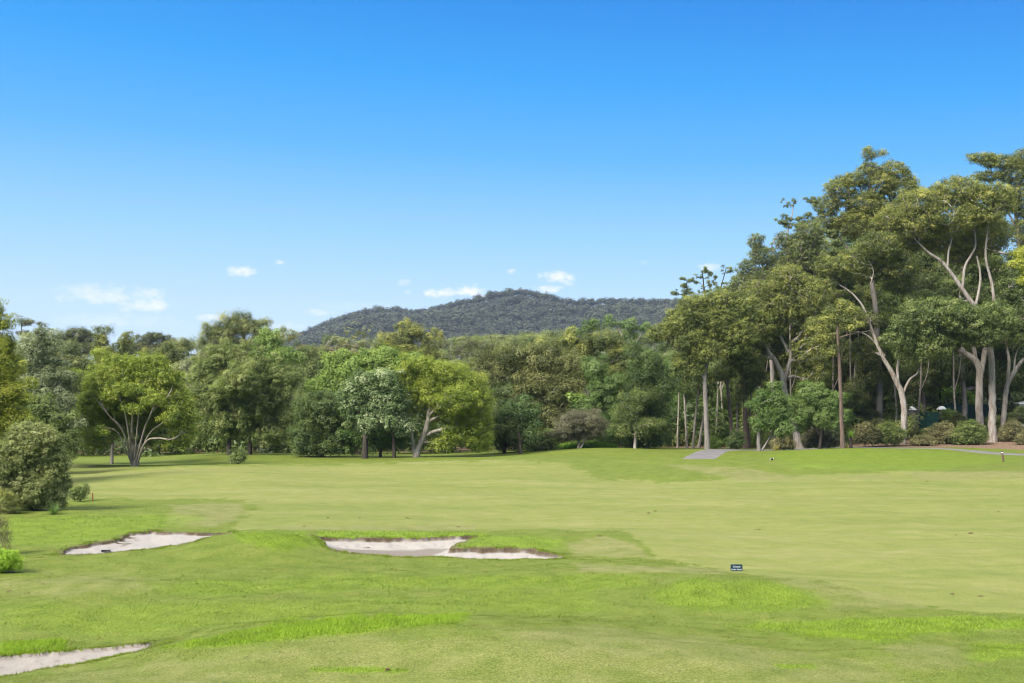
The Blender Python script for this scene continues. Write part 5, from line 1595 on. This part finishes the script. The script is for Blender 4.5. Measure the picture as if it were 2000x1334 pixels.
# crowns on the hill
n = 9000
hpx = rng.uniform(380, 2200, n)
hdd = HD0 + (HD1 + 60 - HD0) * rng.uniform(0, 1, n) ** 0.75
hz = hill_z(hpx, hdd)
m = hz > 14
hpx, hdd, hz = hpx[m], hdd[m], hz[m]
ridx = rng.uniform(560, 1420, 420)
ridd = rng.normal(HD1, 14, 420)
hpx = np.r_[hpx, ridx]
hdd = np.r_[hdd, ridd]
hz = np.r_[hz, hill_z(ridx, ridd)]
keep = ~((np.abs(hpx - 797) < 3.2) & (hdd > HD1 - 120))
hpx, hdd, hz = hpx[keep], hdd[keep], hz[keep]
hh = rng.uniform(5, 9.5, len(hpx)) * np.where(rng.uniform(0, 1, len(hpx)) < 0.08, 1.35, 1)
pf = np.stack([(hpx - 1000) * hdd / F, hdd, hz + hh], 1)
lv, lt = puff_cloud(pf, 5.6, rng, 2.4, 1.5, 0.62, flat=0.72, tone=0.5, tone_puff=0.26)
cx_ = lv.reshape(-1, 3, 3)[:, 0]
lt = np.clip(lt + (fbm(cx_[:, 0] / 90.0, cx_[:, 1] / 140.0, 67, 3) - 0.5) * 1.3, 0, 1)
o = mesh_np('hill_forest', lv, 3, np.arange(len(lv)).reshape(-1, 3), LEAF['hill'], fattr={'tint': lt})
o['kind'] = 'stuff'
# woods on the flat between the last single trees and the hill
n = 2600
wd = np.sqrt(rng.uniform(300 ** 2, 1200 ** 2, n))
wp = rng.uniform(-300, 2300, n)
pf = np.stack([(wp - 1000) * wd / F, wd, rng.uniform(6, 17, n)], 1)
lv, lt = puff_cloud(pf, 5.5, rng, 1.9, 1.0, 0.32, flat=0.7, tone=0.5, tone_puff=0.3)
o = mesh_np('distant_forest', lv, 3, np.arange(len(lv)).reshape(-1, 3), LEAF['far'], fattr={'tint': lt})
o['kind'] = 'stuff'

# ------------------------------------------------------------------ built things on the right: fence, pillars, house, shed
def box(bm_v, bm_f, x0, x1, y0, y1, z0, z1, bev=0.0):
    k = len(bm_v)
    b = bev
    if b <= 0:
        bm_v += [(x0, y0, z0), (x1, y0, z0), (x1, y1, z0), (x0, y1, z0), (x0, y0, z1), (x1, y0, z1), (x1, y1, z1), (x0, y1, z1)]
        bm_f += [(k, k + 3, k + 2, k + 1), (k + 4, k + 5, k + 6, k + 7), (k, k + 1, k + 5, k + 4), (k + 1, k + 2, k + 6, k + 5), (k + 2, k + 3, k + 7, k + 6), (k + 3, k, k + 4, k + 7)]
    else:
        ring = [(x0 + b, y0), (x1 - b, y0), (x1, y0 + b), (x1, y1 - b), (x1 - b, y1), (x0 + b, y1), (x0, y1 - b), (x0, y0 + b)]
        cx, cy = (x0 + x1) / 2, (y0 + y1) / 2
        for z in (z0, z1 - b):
            bm_v += [(x, y, z) for x, y in ring]
        sx, sy = (x1 - x0 - 2 * b) / (x1 - x0), (y1 - y0 - 2 * b) / (y1 - y0)
        bm_v += [(cx + (x - cx) * sx, cy + (y - cy) * sy, z1) for x, y in ring]
        for r in range(2):
            for i in range(8):
                j = (i + 1) % 8
                bm_f.append((k + r * 8 + i, k + r * 8 + j, k + r * 8 + 8 + j, k + r * 8 + 8 + i))
        bm_f.append(tuple(k + 16 + i for i in range(8)))
        bm_f.append(tuple(k + 7 - i for i in range(8)))


def boxes(name, lst, mat, parent=None, bev=0.0):
    v, f = [], []
    for b in lst:
        box(v, f, *b, bev=bev)
    return mesh_py(name, v, f, mat, parent)


M_FENCE = plain_mat('dark green fence metal', (0.012, 0.060, 0.046), 0.5, 0.4, 0.2, 3.0)
M_WHITE = plain_mat('white painted wall', (0.74, 0.74, 0.72), 0.7, 0.2, 0.05, 2.0)
M_ROOF = plain_mat('pale grey roof', (0.42, 0.42, 0.43), 0.6, 0.3, 0.1, 2.0)
M_GLASS = plain_mat('dark window glass', (0.03, 0.04, 0.05), 0.1, 0.5, 0.1)
M_CAPW = plain_mat('white cap stone', (0.70, 0.70, 0.69), 0.6, 0.3, 0.06)


def stone_mat():
    m, nt, out = new_mat('rubble stone')
    tc = N(nt, 'ShaderNodeTexCoord').outputs['Object']
    vo = nt.nodes.new('ShaderNodeTexVoronoi')
    vo.inputs['Scale'].default_value = 3.4
    nt.links.new(tc, vo.inputs['Vector'])
    e = nt.nodes.new('ShaderNodeTexVoronoi')
    e.feature = 'DISTANCE_TO_EDGE'
    e.inputs['Scale'].default_value = 3.4
    nt.links.new(tc, e.inputs['Vector'])
    sp = nt.nodes.new('ShaderNodeSeparateColor')
    nt.links.new(vo.outputs['Color'], sp.inputs[0])
    c = ramp(nt, sp.outputs[0], [(0.0, (0.17, 0.14, 0.12)), (0.5, (0.29, 0.23, 0.19)), (1.0, (0.38, 0.35, 0.32))])
    c = mixc(nt, ramp(nt, e.outputs[0], [(0.0, 1.0), (0.08, 0.0)]), c, (0.10, 0.085, 0.075))
    bsdf(nt, out, c, 0.9, 0.2, bump(nt, e.outputs[0], 0.6, 0.06))
    return m


M_STONE = stone_mat()


def zof(py, d):
    return HC - (py - HY) * d / F


def xof(px, d):
    return (px - 1000) * d / F


def fence(px0, px1, top, d, npan, label, post_px):
    x0, x1 = xof(px0, d), xof(px1, d)
    zt = zof(top, d)
    zb = min(gz(x0, d), gz(x1, d)) - 0.1
    root = thing('fence', label, 'fence', ((x0 + x1) / 2, d, zb))
    ox, oz = (x0 + x1) / 2, zb
    w = (x1 - x0) / npan
    for i in range(npan):
        a, b = x0 + i * w - ox + 0.04, x0 + (i + 1) * w - ox - 0.04
        v, f = [], []
        # ribbed sheet: shallow folds
        nr_ = 14
        xs = np.linspace(a, b, nr_ * 2 + 1)
        for j, xx in enumerate(xs):
            yy = 0.022 if j % 2 else -0.022
            v += [(xx, yy, 0.05), (xx, yy, zt - zb - 0.06), (xx, yy + 0.012, 0.05), (xx, yy + 0.012, zt - zb - 0.06)]
        for j in range(nr_ * 2):
            k = j * 4
            f += [(k, k + 4, k + 5, k + 1), (k + 2, k + 3, k + 7, k + 6), (k + 1, k + 5, k + 7, k + 3)]
        mesh_py('panel', v, f, M_FENCE, root)
        boxes('rail', [(a, b, -0.05, 0.05, zt - zb - 0.055, zt - zb)], M_FENCE, root)
    for i in range(npan + 1):
        xx = x0 + i * w - ox
        boxes('post', [(xx - 0.036, xx + 0.036, -0.045, 0.045, 0, zt - zb + 0.06)], M_FENCE, root, bev=0.008)
    return root


fence(1787, 1834, 805, 156, 2, 'short low green metal fence between the stone pillar and the dark pillar', None)
fence(1846, 1968, 790, 160, 4, 'taller green metal fence behind the white trunks', None)


def pillar(px, half, top, d, label, mat, cap):
    x = xof(px, d)
    zb = gz(x, d) - 0.1
    zt = zof(top, d)
    hw = half * d / F
    root = thing('gate_pillar', label, 'pillar', (x, d, zb))
    h = zt - zb
    boxes('shaft', [(-hw, hw, -hw, hw, 0, h)], mat, root, bev=0.03)
    o_ = hw * 1.25
    boxes('cap_slab', [(-o_, o_, -o_, o_, h, h + 0.10)], M_CAPW, root, bev=0.02)
    if cap:
        v = [(-o_ * 0.9, -o_ * 0.9, h + 0.10), (o_ * 0.9, -o_ * 0.9, h + 0.10), (o_ * 0.9, o_ * 0.9, h + 0.10), (-o_ * 0.9, o_ * 0.9, h + 0.10)]
        for s, zz in ((0.62, 0.32), (0.25, 0.46)):
            v += [(sx * o_ * s, sy * o_ * s, h + zz) for sx, sy in ((-1, -1), (1, -1), (1, 1), (-1, 1))]
        f = []
        for r in range(2):
            for i in range(4):
                j = (i + 1) % 4
                f.append((r * 4 + i, r * 4 + j, r * 4 + 4 + j, r * 4 + 4 + i))
        f.append((8, 9, 10, 11))
        mesh_py('dome', v, f, M_CAPW, root)
    return root


pillar(1779, 7.2, 801, 155, 'rubble stone gate pillar with a white domed cap, right of the forking white gum', M_STONE, True)
pillar(1839, 6.0, 800, 157, 'dark stone gate pillar with a white cap between the two green fences', plain_mat('dark stone', (0.07, 0.06, 0.055), 0.85, 0.2, 0.3), True)
# low white wall left of the forking gum
d = 156
x0, x1 = xof(1750, d), xof(1764, d)
zb = gz(x0, d) - 0.1
root = thing('garden_wall', 'short white garden wall left of the stone pillar', 'wall', ((x0 + x1) / 2, d, zb))
hw = (x1 - x0) / 2
boxes('panel', [(-hw, hw, -0.1, 0.1, 0, zof(804, d) - zb)], M_WHITE, root, bev=0.01)
boxes('coping', [(-hw - 0.05, hw + 0.05, -0.15, 0.15, zof(804, d) - zb, zof(804, d) - zb + 0.07)], M_CAPW, root, bev=0.01)
# shed at the right edge
d = 158
x0, x1 = xof(1981, d), xof(2024, d)
zb = gz(x0, d) - 0.1
zt = zof(789, d)
root = thing('garden_shed', 'small white shed with a low pyramid roof at the right edge', 'shed', ((x0 + x1) / 2, d, zb))
hw = (x1 - x0) / 2
h = zt - zb
boxes('wall', [(-hw, hw, -1.2, 1.2, 0, h)], plain_mat('pale shed wall', (0.60, 0.63, 0.64), 0.7, 0.2, 0.05), root, bev=0.01)
e = 0.14
mesh_py('roof', [(-hw - e, -1.2 - e, h), (hw + e, -1.2 - e, h), (hw + e, 1.2 + e, h), (-hw - e, 1.2 + e, h), (-hw - e, -1.2 - e, h + 0.07), (hw + e, -1.2 - e, h + 0.07), (hw + e, 1.2 + e, h + 0.07), (-hw - e, 1.2 + e, h + 0.07), (0, 0, h + 0.42)],
        [(0, 3, 2, 1), (0, 1, 5, 4), (1, 2, 6, 5), (2, 3, 7, 6), (3, 0, 4, 7), (4, 5, 8), (5, 6, 8), (6, 7, 8), (7, 4, 8)], M_CAPW, root)
boxes('door', [(-0.45, 0.45, -1.24, -1.2, 0.1, h - 0.3)], plain_mat('shed door', (0.45, 0.48, 0.50), 0.6, 0.2, 0.05), root)


def house(px0, px1, py_eave, d, label, ridge, wins):
    x0, x1 = xof(px0, d), xof(px1, d)
    zb = gz((x0 + x1) / 2, d) - 0.3
    h = zof(py_eave, d) - zb
    hw = (x1 - x0) / 2
    dp = 8.0
    root = thing('house', label, 'house', ((x0 + x1) / 2, d, zb))
    boxes('wall', [(-hw, hw, 0, dp, 0, h)], M_WHITE, root)
    e = 0.5
    mesh_py('roof', [(-hw - e, -e, h), (hw + e, -e, h), (hw + e, dp + e, h), (-hw - e, dp + e, h), (-hw - e, -e, h + 0.18), (hw + e, -e, h + 0.18), (hw + e, dp + e, h + 0.18), (-hw - e, dp + e, h + 0.18), (-hw * 0.5, dp / 2, h + ridge), (hw * 0.5, dp / 2, h + ridge)],
            [(0, 3, 2, 1), (0, 1, 5, 4), (1, 2, 6, 5), (2, 3, 7, 6), (3, 0, 4, 7), (4, 5, 9, 8), (5, 6, 9), (6, 7, 8, 9), (7, 4, 8)], M_ROOF, root)
    for fx in wins:
        cx = fx * hw
        wn = boxes('window', [(cx - 0.7, cx + 0.7, -0.05, -0.003, h * 0.45, h * 0.45 + 0.06), (cx - 0.7, cx + 0.7, -0.05, -0.003, h * 0.45 + 1.24, h * 0.45 + 1.3), (cx - 0.7, cx - 0.63, -0.05, -0.003, h * 0.45 + 0.06, h * 0.45 + 1.24), (cx + 0.63, cx + 0.7, -0.05, -0.003, h * 0.45 + 0.06, h * 0.45 + 1.24)], M_CAPW, root)
        boxes('pane', [(cx - 0.62, cx + 0.62, -0.03, -0.004, h * 0.45 + 0.065, h * 0.45 + 1.235)], M_GLASS, wn)
    return root


house(1758, 1850, 742, 205, 'white house glimpsed through the leaves left of the white trunks', 2.2, (-0.5, 0.1, 0.6))
house(1884, 1960, 735, 200, 'white house glimpsed through the leaves behind the stout white trunk', 2.2, (-0.6, 0.0, 0.6))

# ------------------------------------------------------------------ small things on the course
def rot_y(v, a):
    c, s = math.cos(a), math.sin(a)
    return [(x * c + z * s, y, -x * s + z * c) for x, y, z in v]


# marker sign
M_SIGN = plain_mat('dark blue sign board', (0.010, 0.024, 0.040), 0.45, 0.4, 0.15)
M_LET = plain_mat('pale sign lettering', (0.55, 0.60, 0.62), 0.6, 0.2, 0.05)
d = 41.2
x = xof(1438.5, d)
zg = gz(x, d)
root = thing('course_sign', 'small dark blue sign board with pale lettering, low in the grass', 'sign', (x, d, zg))
hw = 11.6 * d / F
hh_ = 0.225
v, f = [], []
r_ = 0.025
out_ = []
for cx, cz, a0 in ((hw - r_, hh_ - r_, 0), (-hw + r_, hh_ - r_, 90), (-hw + r_, 0.015 + r_, 180), (hw - r_, 0.015 + r_, 270)):
    for a in range(0, 91, 18):
        out_.append((cx + r_ * math.cos(math.radians(a0 + a)), cz + r_ * math.sin(math.radians(a0 + a))))
m_ = len(out_)
v = [(a, -0.012, b) for a, b in out_] + [(a, 0.012, b) for a, b in out_]
f = [tuple(range(m_ - 1, -1, -1)), tuple(range(m_, 2 * m_))] + [(i, (i + 1) % m_, m_ + (i + 1) % m_, m_ + i) for i in range(m_)]
mesh_py('board', v, f, M_SIGN, root)
boxes('spike', [(-hw * 0.6 - 0.012, -hw * 0.6 + 0.012, 0.014, 0.026, -0.18, hh_ * 0.6)], M_SIGN, root)
boxes('spike', [(hw * 0.6 - 0.012, hw * 0.6 + 0.012, 0.014, 0.026, -0.18, hh_ * 0.6)], M_SIGN, root)
for word, cz, size in (('Ground', hh_ * 0.66, 0.078), ('Under Repair', hh_ * 0.25, 0.066)):
    cu = bpy.data.curves.new('lettering', 'FONT')
    cu.body = word
    cu.size = size
    cu.align_x = 'CENTER'
    cu.align_y = 'CENTER'
    cu.extrude = 0.001
    to = bpy.data.objects.new('lettering', cu)
    link(to)
    dg = bpy.context.evaluated_depsgraph_get()
    me = bpy.data.meshes.new_from_object(to.evaluated_get(dg))
    bpy.data.objects.remove(to)
    me.materials.clear()
    me.materials.append(M_LET)
    lo = bpy.data.objects.new('lettering', me)
    lo.parent = root
    lo.location = (0, -0.0135, cz)
    lo.rotation_euler = (math.pi / 2, 0, 0)
    link(lo)

# stakes
M_RED = plain_mat('red painted timber', (0.16, 0.022, 0.013), 0.6, 0.25, 0.2)
d = 68
x = xof(181, d)
zg = gz(x, d)
root = thing('hazard_stake', 'short red stake at the left fairway edge', 'stake', (x, d, zg))
ht = 0.50
hw = 0.022
v = [(sx * hw, sy * hw, z) for z in (-0.1, ht - 0.05) for sx, sy in ((-1, -1), (1, -1), (1, 1), (-1, 1))] + [(0, 0, ht)]
mesh_py('post', v, [(0, 3, 2, 1), (0, 1, 5, 4), (1, 2, 6, 5), (2, 3, 7, 6), (3, 0, 4, 7), (4, 5, 8), (5, 6, 8), (6, 7, 8), (7, 4, 8)], M_RED, root)
M_POST = plain_mat('brown timber post', (0.105, 0.062, 0.045), 0.8, 0.2, 0.3, 9.0)
d = 110
x = xof(1960, d)
zg = gz(x, d)
root = thing('marker_post', 'leaning brown timber post with a white band, in front of the cart path at right', 'post', (x, d, zg))
root.rotation_euler = (0, math.radians(-8), 0)
ht = zof(880.5, d) - zg


def cyl(name, r, z0, z1, mat, n=14, bev=0.01):
    v, f = [], []
    for z, rr_ in ((z0, r), (z1 - bev, r), (z1, r - bev)):
        v += [(rr_ * math.cos(2 * math.pi * i / n), rr_ * math.sin(2 * math.pi * i / n), z) for i in range(n)]
    for k in range(2):
        f += [(k * n + i, k * n + (i + 1) % n, k * n + n + (i + 1) % n, k * n + n + i) for i in range(n)]
    f += [tuple(2 * n + i for i in range(n)), tuple(n - 1 - i for i in range(n))]
    return mesh_py(name, v, f, mat, root)


cyl('post', 0.085, -0.2, ht - 0.17, M_POST)
cyl('band', 0.090, ht - 0.17, ht - 0.10, M_WHITE)
cyl('cap', 0.082, ht - 0.10, ht, plain_mat('dark post cap', (0.04, 0.03, 0.03), 0.7, 0.2, 0.2))

# rake lying in the left bunker
M_BLACK = plain_mat('black plastic', (0.012, 0.012, 0.013), 0.45, 0.4, 0.3)
d = 48.2
x = xof(208, d)
zg = gz(x, d)
root = thing('bunker_rake', 'black rake lying in the sand of the left bunker', 'rake', (x, d, zg + 0.03))
pts = catmull([(-0.02, 0, 0.05), (0.4, -0.25, 0.01), (0.9, -0.55, 0.03)], 4)
v, f = tube(pts, np.full(len(pts), 0.016), 8)
mesh_np('handle', v, 4, f, M_BLACK, root, smooth=True)
bx_ = [(-0.20, 0.16, -0.03, 0.03, 0.02, 0.085)]
boxes('head', bx_, M_BLACK, root, bev=0.012)
boxes('tines', [(-0.19 + i * 0.034, -0.175 + i * 0.034, -0.055, -0.031, -0.03, 0.06) for i in range(11)], M_BLACK, root)

# magpie on the far fairway
def bird():
    d = 101.5
    x = xof(1508, d)
    zg = gz(x, d)
    root = thing('magpie', 'black and white bird standing on the far fairway', 'bird', (x, d, zg))
    # spine from tail tip to beak tip: x, z, half height, half width
    sp = [(-0.33, 0.185, 0.006, 0.022), (-0.24, 0.195, 0.012, 0.030), (-0.15, 0.205, 0.026, 0.034), (-0.09, 0.205, 0.052, 0.050), (-0.02, 0.200, 0.074, 0.066), (0.05, 0.205, 0.074, 0.064), (0.10, 0.225, 0.058, 0.050), (0.135, 0.252, 0.042, 0.036), (0.165, 0.272, 0.037, 0.033), (0.195, 0.274, 0.029, 0.026), (0.212, 0.270, 0.014, 0.013), (0.24, 0.264, 0.010, 0.009), (0.272, 0.258, 0.002, 0.002)]
    n = 12
    v, f = [], []
    for (a, z, hh, ww) in sp:
        for i in range(n):
            t = 2 * math.pi * i / n
            v.append((a, math.cos(t) * ww, z + math.sin(t) * hh))
    for k in range(len(sp) - 1):
        for i in range(n):
            f.append((k * n + i, k * n + (i + 1) % n, k * n + n + (i + 1) % n, k * n + n + i))
    f += [tuple(n - 1 - i for i in range(n)), tuple((len(sp) - 1) * n + i for i in range(n))]
    for s in (-1, 1):
        lp = np.array([(0.0, s * 0.03, 0.145), (-0.012, s * 0.032, 0.085), (0.004, s * 0.032, 0.012), (0.035, s * 0.034, 0.004)])
        vv, ff = tube(lp, np.array([0.016, 0.008, 0.006, 0.005]), 6)
        k = len(v)
        v += [tuple(p) for p in vv]
        f += [tuple(int(i) + k for i in q_) for q_ in ff]
    m, nt, out = new_mat('magpie plumage')
    tc = N(nt, 'ShaderNodeTexCoord').outputs['Object']
    s3 = nt.nodes.new('ShaderNodeSeparateXYZ')
    nt.links.new(tc, s3.inputs[0])
    nz = noise(nt, tc, 30.0, 2)
    xx = math_(nt, 'ADD', s3.outputs[0], math_(nt, 'MULTIPLY', math_(nt, 'SUBTRACT', nz, 0.5), 0.03))
    nape = math_(nt, 'MULTIPLY', math_(nt, 'MULTIPLY', math_(nt, 'GREATER_THAN', xx, 0.085), math_(nt, 'LESS_THAN', xx, 0.14)), math_(nt, 'GREATER_THAN', s3.outputs[2], 0.235))
    wing = math_(nt, 'MULTIPLY', math_(nt, 'MULTIPLY', math_(nt, 'GREATER_THAN', xx, -0.045), math_(nt, 'LESS_THAN', xx, 0.03)), math_(nt, 'GREATER_THAN', s3.outputs[2], 0.21))
    rump = math_(nt, 'MULTIPLY', math_(nt, 'GREATER_THAN', xx, -0.23), math_(nt, 'LESS_THAN', xx, -0.10))
    beak = math_(nt, 'GREATER_THAN', xx, 0.212)
    w_ = math_(nt, 'MAXIMUM', nape, math_(nt, 'MULTIPLY', rump, math_(nt, 'LESS_THAN', xx, -0.15)))
    bsdf(nt, out, mixc(nt, w_, (0.012, 0.012, 0.016), (0.75, 0.75, 0.74)), 0.5, 0.3)
    mesh_py('body', v, f, m, root, smooth=True)
    root.rotation_euler = (0, 0, math.radians(12))


bird()

# a few dropped leaves and bits of bark on the short grass
rng = np.random.default_rng(31)
spots = [(755, 1312), (1268, 1003), (1280, 999), (700, 1012), (595, 1029), (800, 1013), (895, 1030), (1170, 1048), (1812, 941), (1894, 1001), (1865, 1046), (1900, 1043), (1860, 1162), (1912, 1167), (85, 1141), (1950, 1000), (15, 1158), (640, 1012), (735, 1052), (1478, 1035)]
V, I = [], []
for (px, py) in spots:
    d = HC * F / (py - HY)
    for _ in range(4):
        x = xof(px, d)
        d = (HC - gz(x, d)) * F / (py - HY)
    z = gz(x, d)
    for q_ in range(rng.integers(1, 4)):
        c = np.array([x + rng.normal(0, 0.05), d + rng.normal(0, 0.05), z + 0.03])
        a = rng.uniform(0, 6.28)
        L = rng.uniform(0.04, 0.09) * (1 + d / 120)
        ax = np.array([math.cos(a), math.sin(a), 0.15]) * L
        sd_ = np.array([-math.sin(a), math.cos(a), 0.2]) * L * 0.28
        k = len(V)
        V += [c - ax, c + sd_ + UP * 0.02, c + ax, c - sd_ + UP * 0.015]
        I.append((k, k + 1, k + 2, k + 3))
o = mesh_np('fallen_leaves', np.array(V), 4, np.array(I), plain_mat('dead brown leaves', (0.09, 0.05, 0.03), 0.8, 0.2, 0.4))
o['kind'] = 'stuff'

# ------------------------------------------------------------------ grass blades
rng = np.random.default_rng(8)


def blades(n, d0, d1, hmul=1.0, wmul=1.0, only=None):
    d = np.sqrt(rng.uniform(d0 ** 2, d1 ** 2, n))
    px = rng.uniform(-160, 2160, n)
    x = (px - 1000) * d / F
    z, s, w = ground_xy(x, d)
    py = HY + F * (HC - z) / d
    zn = zones(px, py, x, d)
    fair = zn['fair']
    keep = (s < 0.0) & (rng.uniform(0, 1, n) > fair * 0.97)
    clump = fbm(x * 2.4, d * 2.4, 19, 3)
    h = (0.014 + 0.022 * np.clip((clump - 0.35) * 2.2, 0, 1)) * (1 - 0.55 * fair) * (1 - 0.45 * zn['dry']) + zn['lush'] * 0.014 + zn['lush'] ** 4 * 0.055
    rim = sstep(-0.55, -0.02, s) * (s < 0.02)
    h = h + rim * 0.03
    keep &= rng.uniform(0, 1, n) < 0.14 + 0.86 *  np.maximum(0.25 * sstep(0.35, 0.65, clump), np.maximum(zn['lush'], 0.5 * rim))
    return x[keep], d[keep], (h * hmul)[keep], {k: v[keep] for k, v in zn.items()}, z[keep]


parts = [blades(480000, 20.5, 30.5, 1.0, 1.0), blades(420000, 30.5, 47, 1.25, 1.4), blades(90000, 47, 66, 1.6, 2.2)]
ws = [0.0055, 0.0085, 0.013]
X = np.concatenate([p[0] for p in parts])
Y = np.concatenate([p[1] for p in parts])
Hh = np.concatenate([p[2] for p in parts])
Zg = np.concatenate([p[4] for p in parts])
Wd = np.concatenate([np.full(len(p[0]), w) for p, w in zip(parts, ws)])
ZN = {k: np.concatenate([p[3][k] for p in parts]) for k in ('fair', 'lush', 'dry')}
# longer fringe along the bunker rims
FX, FY = [], []
for b in BUNK:
    poly = [((p - 1000) * d / F, d) for p, d in b['poly']]
    pa = np.array(poly)
    L = 40000
    xx = rng.uniform(pa[:, 0].min() - 0.6, pa[:, 0].max() + 0.6, L * 6)
    yy = rng.uniform(pa[:, 1].min() - 0.6, pa[:, 1].max() + 0.6, L * 6)
    s, w, c = bunker_sd(xx, yy)
    m = (s > -0.30) & (s < 0.03)
    FX.append(xx[m][:30000])
    FY.append(yy[m][:30000])
FX = np.concatenate(FX)
FY = np.concatenate(FY)
fz = ground_xy(FX, FY)[0]
fn = len(FX)
fpx = 1000 + F * FX / FY
fzn = zones(fpx, HY + F * (HC - fz) / FY, FX, FY)
gap = fbm(FX * 1.7, FY * 1.7, 23, 3)
kp = gap > 0.52
X = np.r_[X, FX[kp]]
Y = np.r_[Y, FY[kp]]
Zg = np.r_[Zg, fz[kp]]
Hh = np.r_[Hh, rng.uniform(0.02, 0.055, kp.sum())]
Wd = np.r_[Wd, np.full(kp.sum(), 0.010)]
for k in ZN:
    ZN[k] = np.r_[ZN[k], (np.maximum(fzn[k], 0.45) if k == 'lush' else fzn[k] * 0.4)[kp]]
n = len(X)
a = rng.uniform(0, math.pi, n)
s = np.stack([np.cos(a), np.sin(a), np.zeros(n)], 1) * (Wd * rng.uniform(0.7, 1.3, n))[:, None]
tip = rng.normal(0, 0.55, (n, 3)) * Hh[:, None]
tip[:, 2] = Hh * rng.uniform(0.6, 1.25, n)
b = np.stack([X, Y, Zg - 0.004], 1)
v = np.stack([b - s, b + s, b + tip], 1).reshape(-1, 3)
fa = {'tint': rng.uniform(0, 1, n)}
for k in ZN:
    fa[k] = ZN[k]
o = mesh_np('grass', v, 3, np.arange(n * 3).reshape(-1, 3), M_BLADE, fattr=fa)
o['kind'] = 'stuff'

# ------------------------------------------------------------------ air
mh, nt, out = new_mat('haze air')
pv_ = nt.nodes.new('ShaderNodeVolumePrincipled')
pv_.inputs['Color'].default_value = (0.56, 0.68, 0.97, 1)
pv_.inputs['Density'].default_value = 0.000058
pv_.inputs['Anisotropy'].default_value = 0.2
nt.links.new(pv_.outputs[0], out.inputs['Volume'])
o = boxes('haze', [(-6000, 6000, -80, 4800, -6, 240)], mh)
o['kind'] = 'stuff'
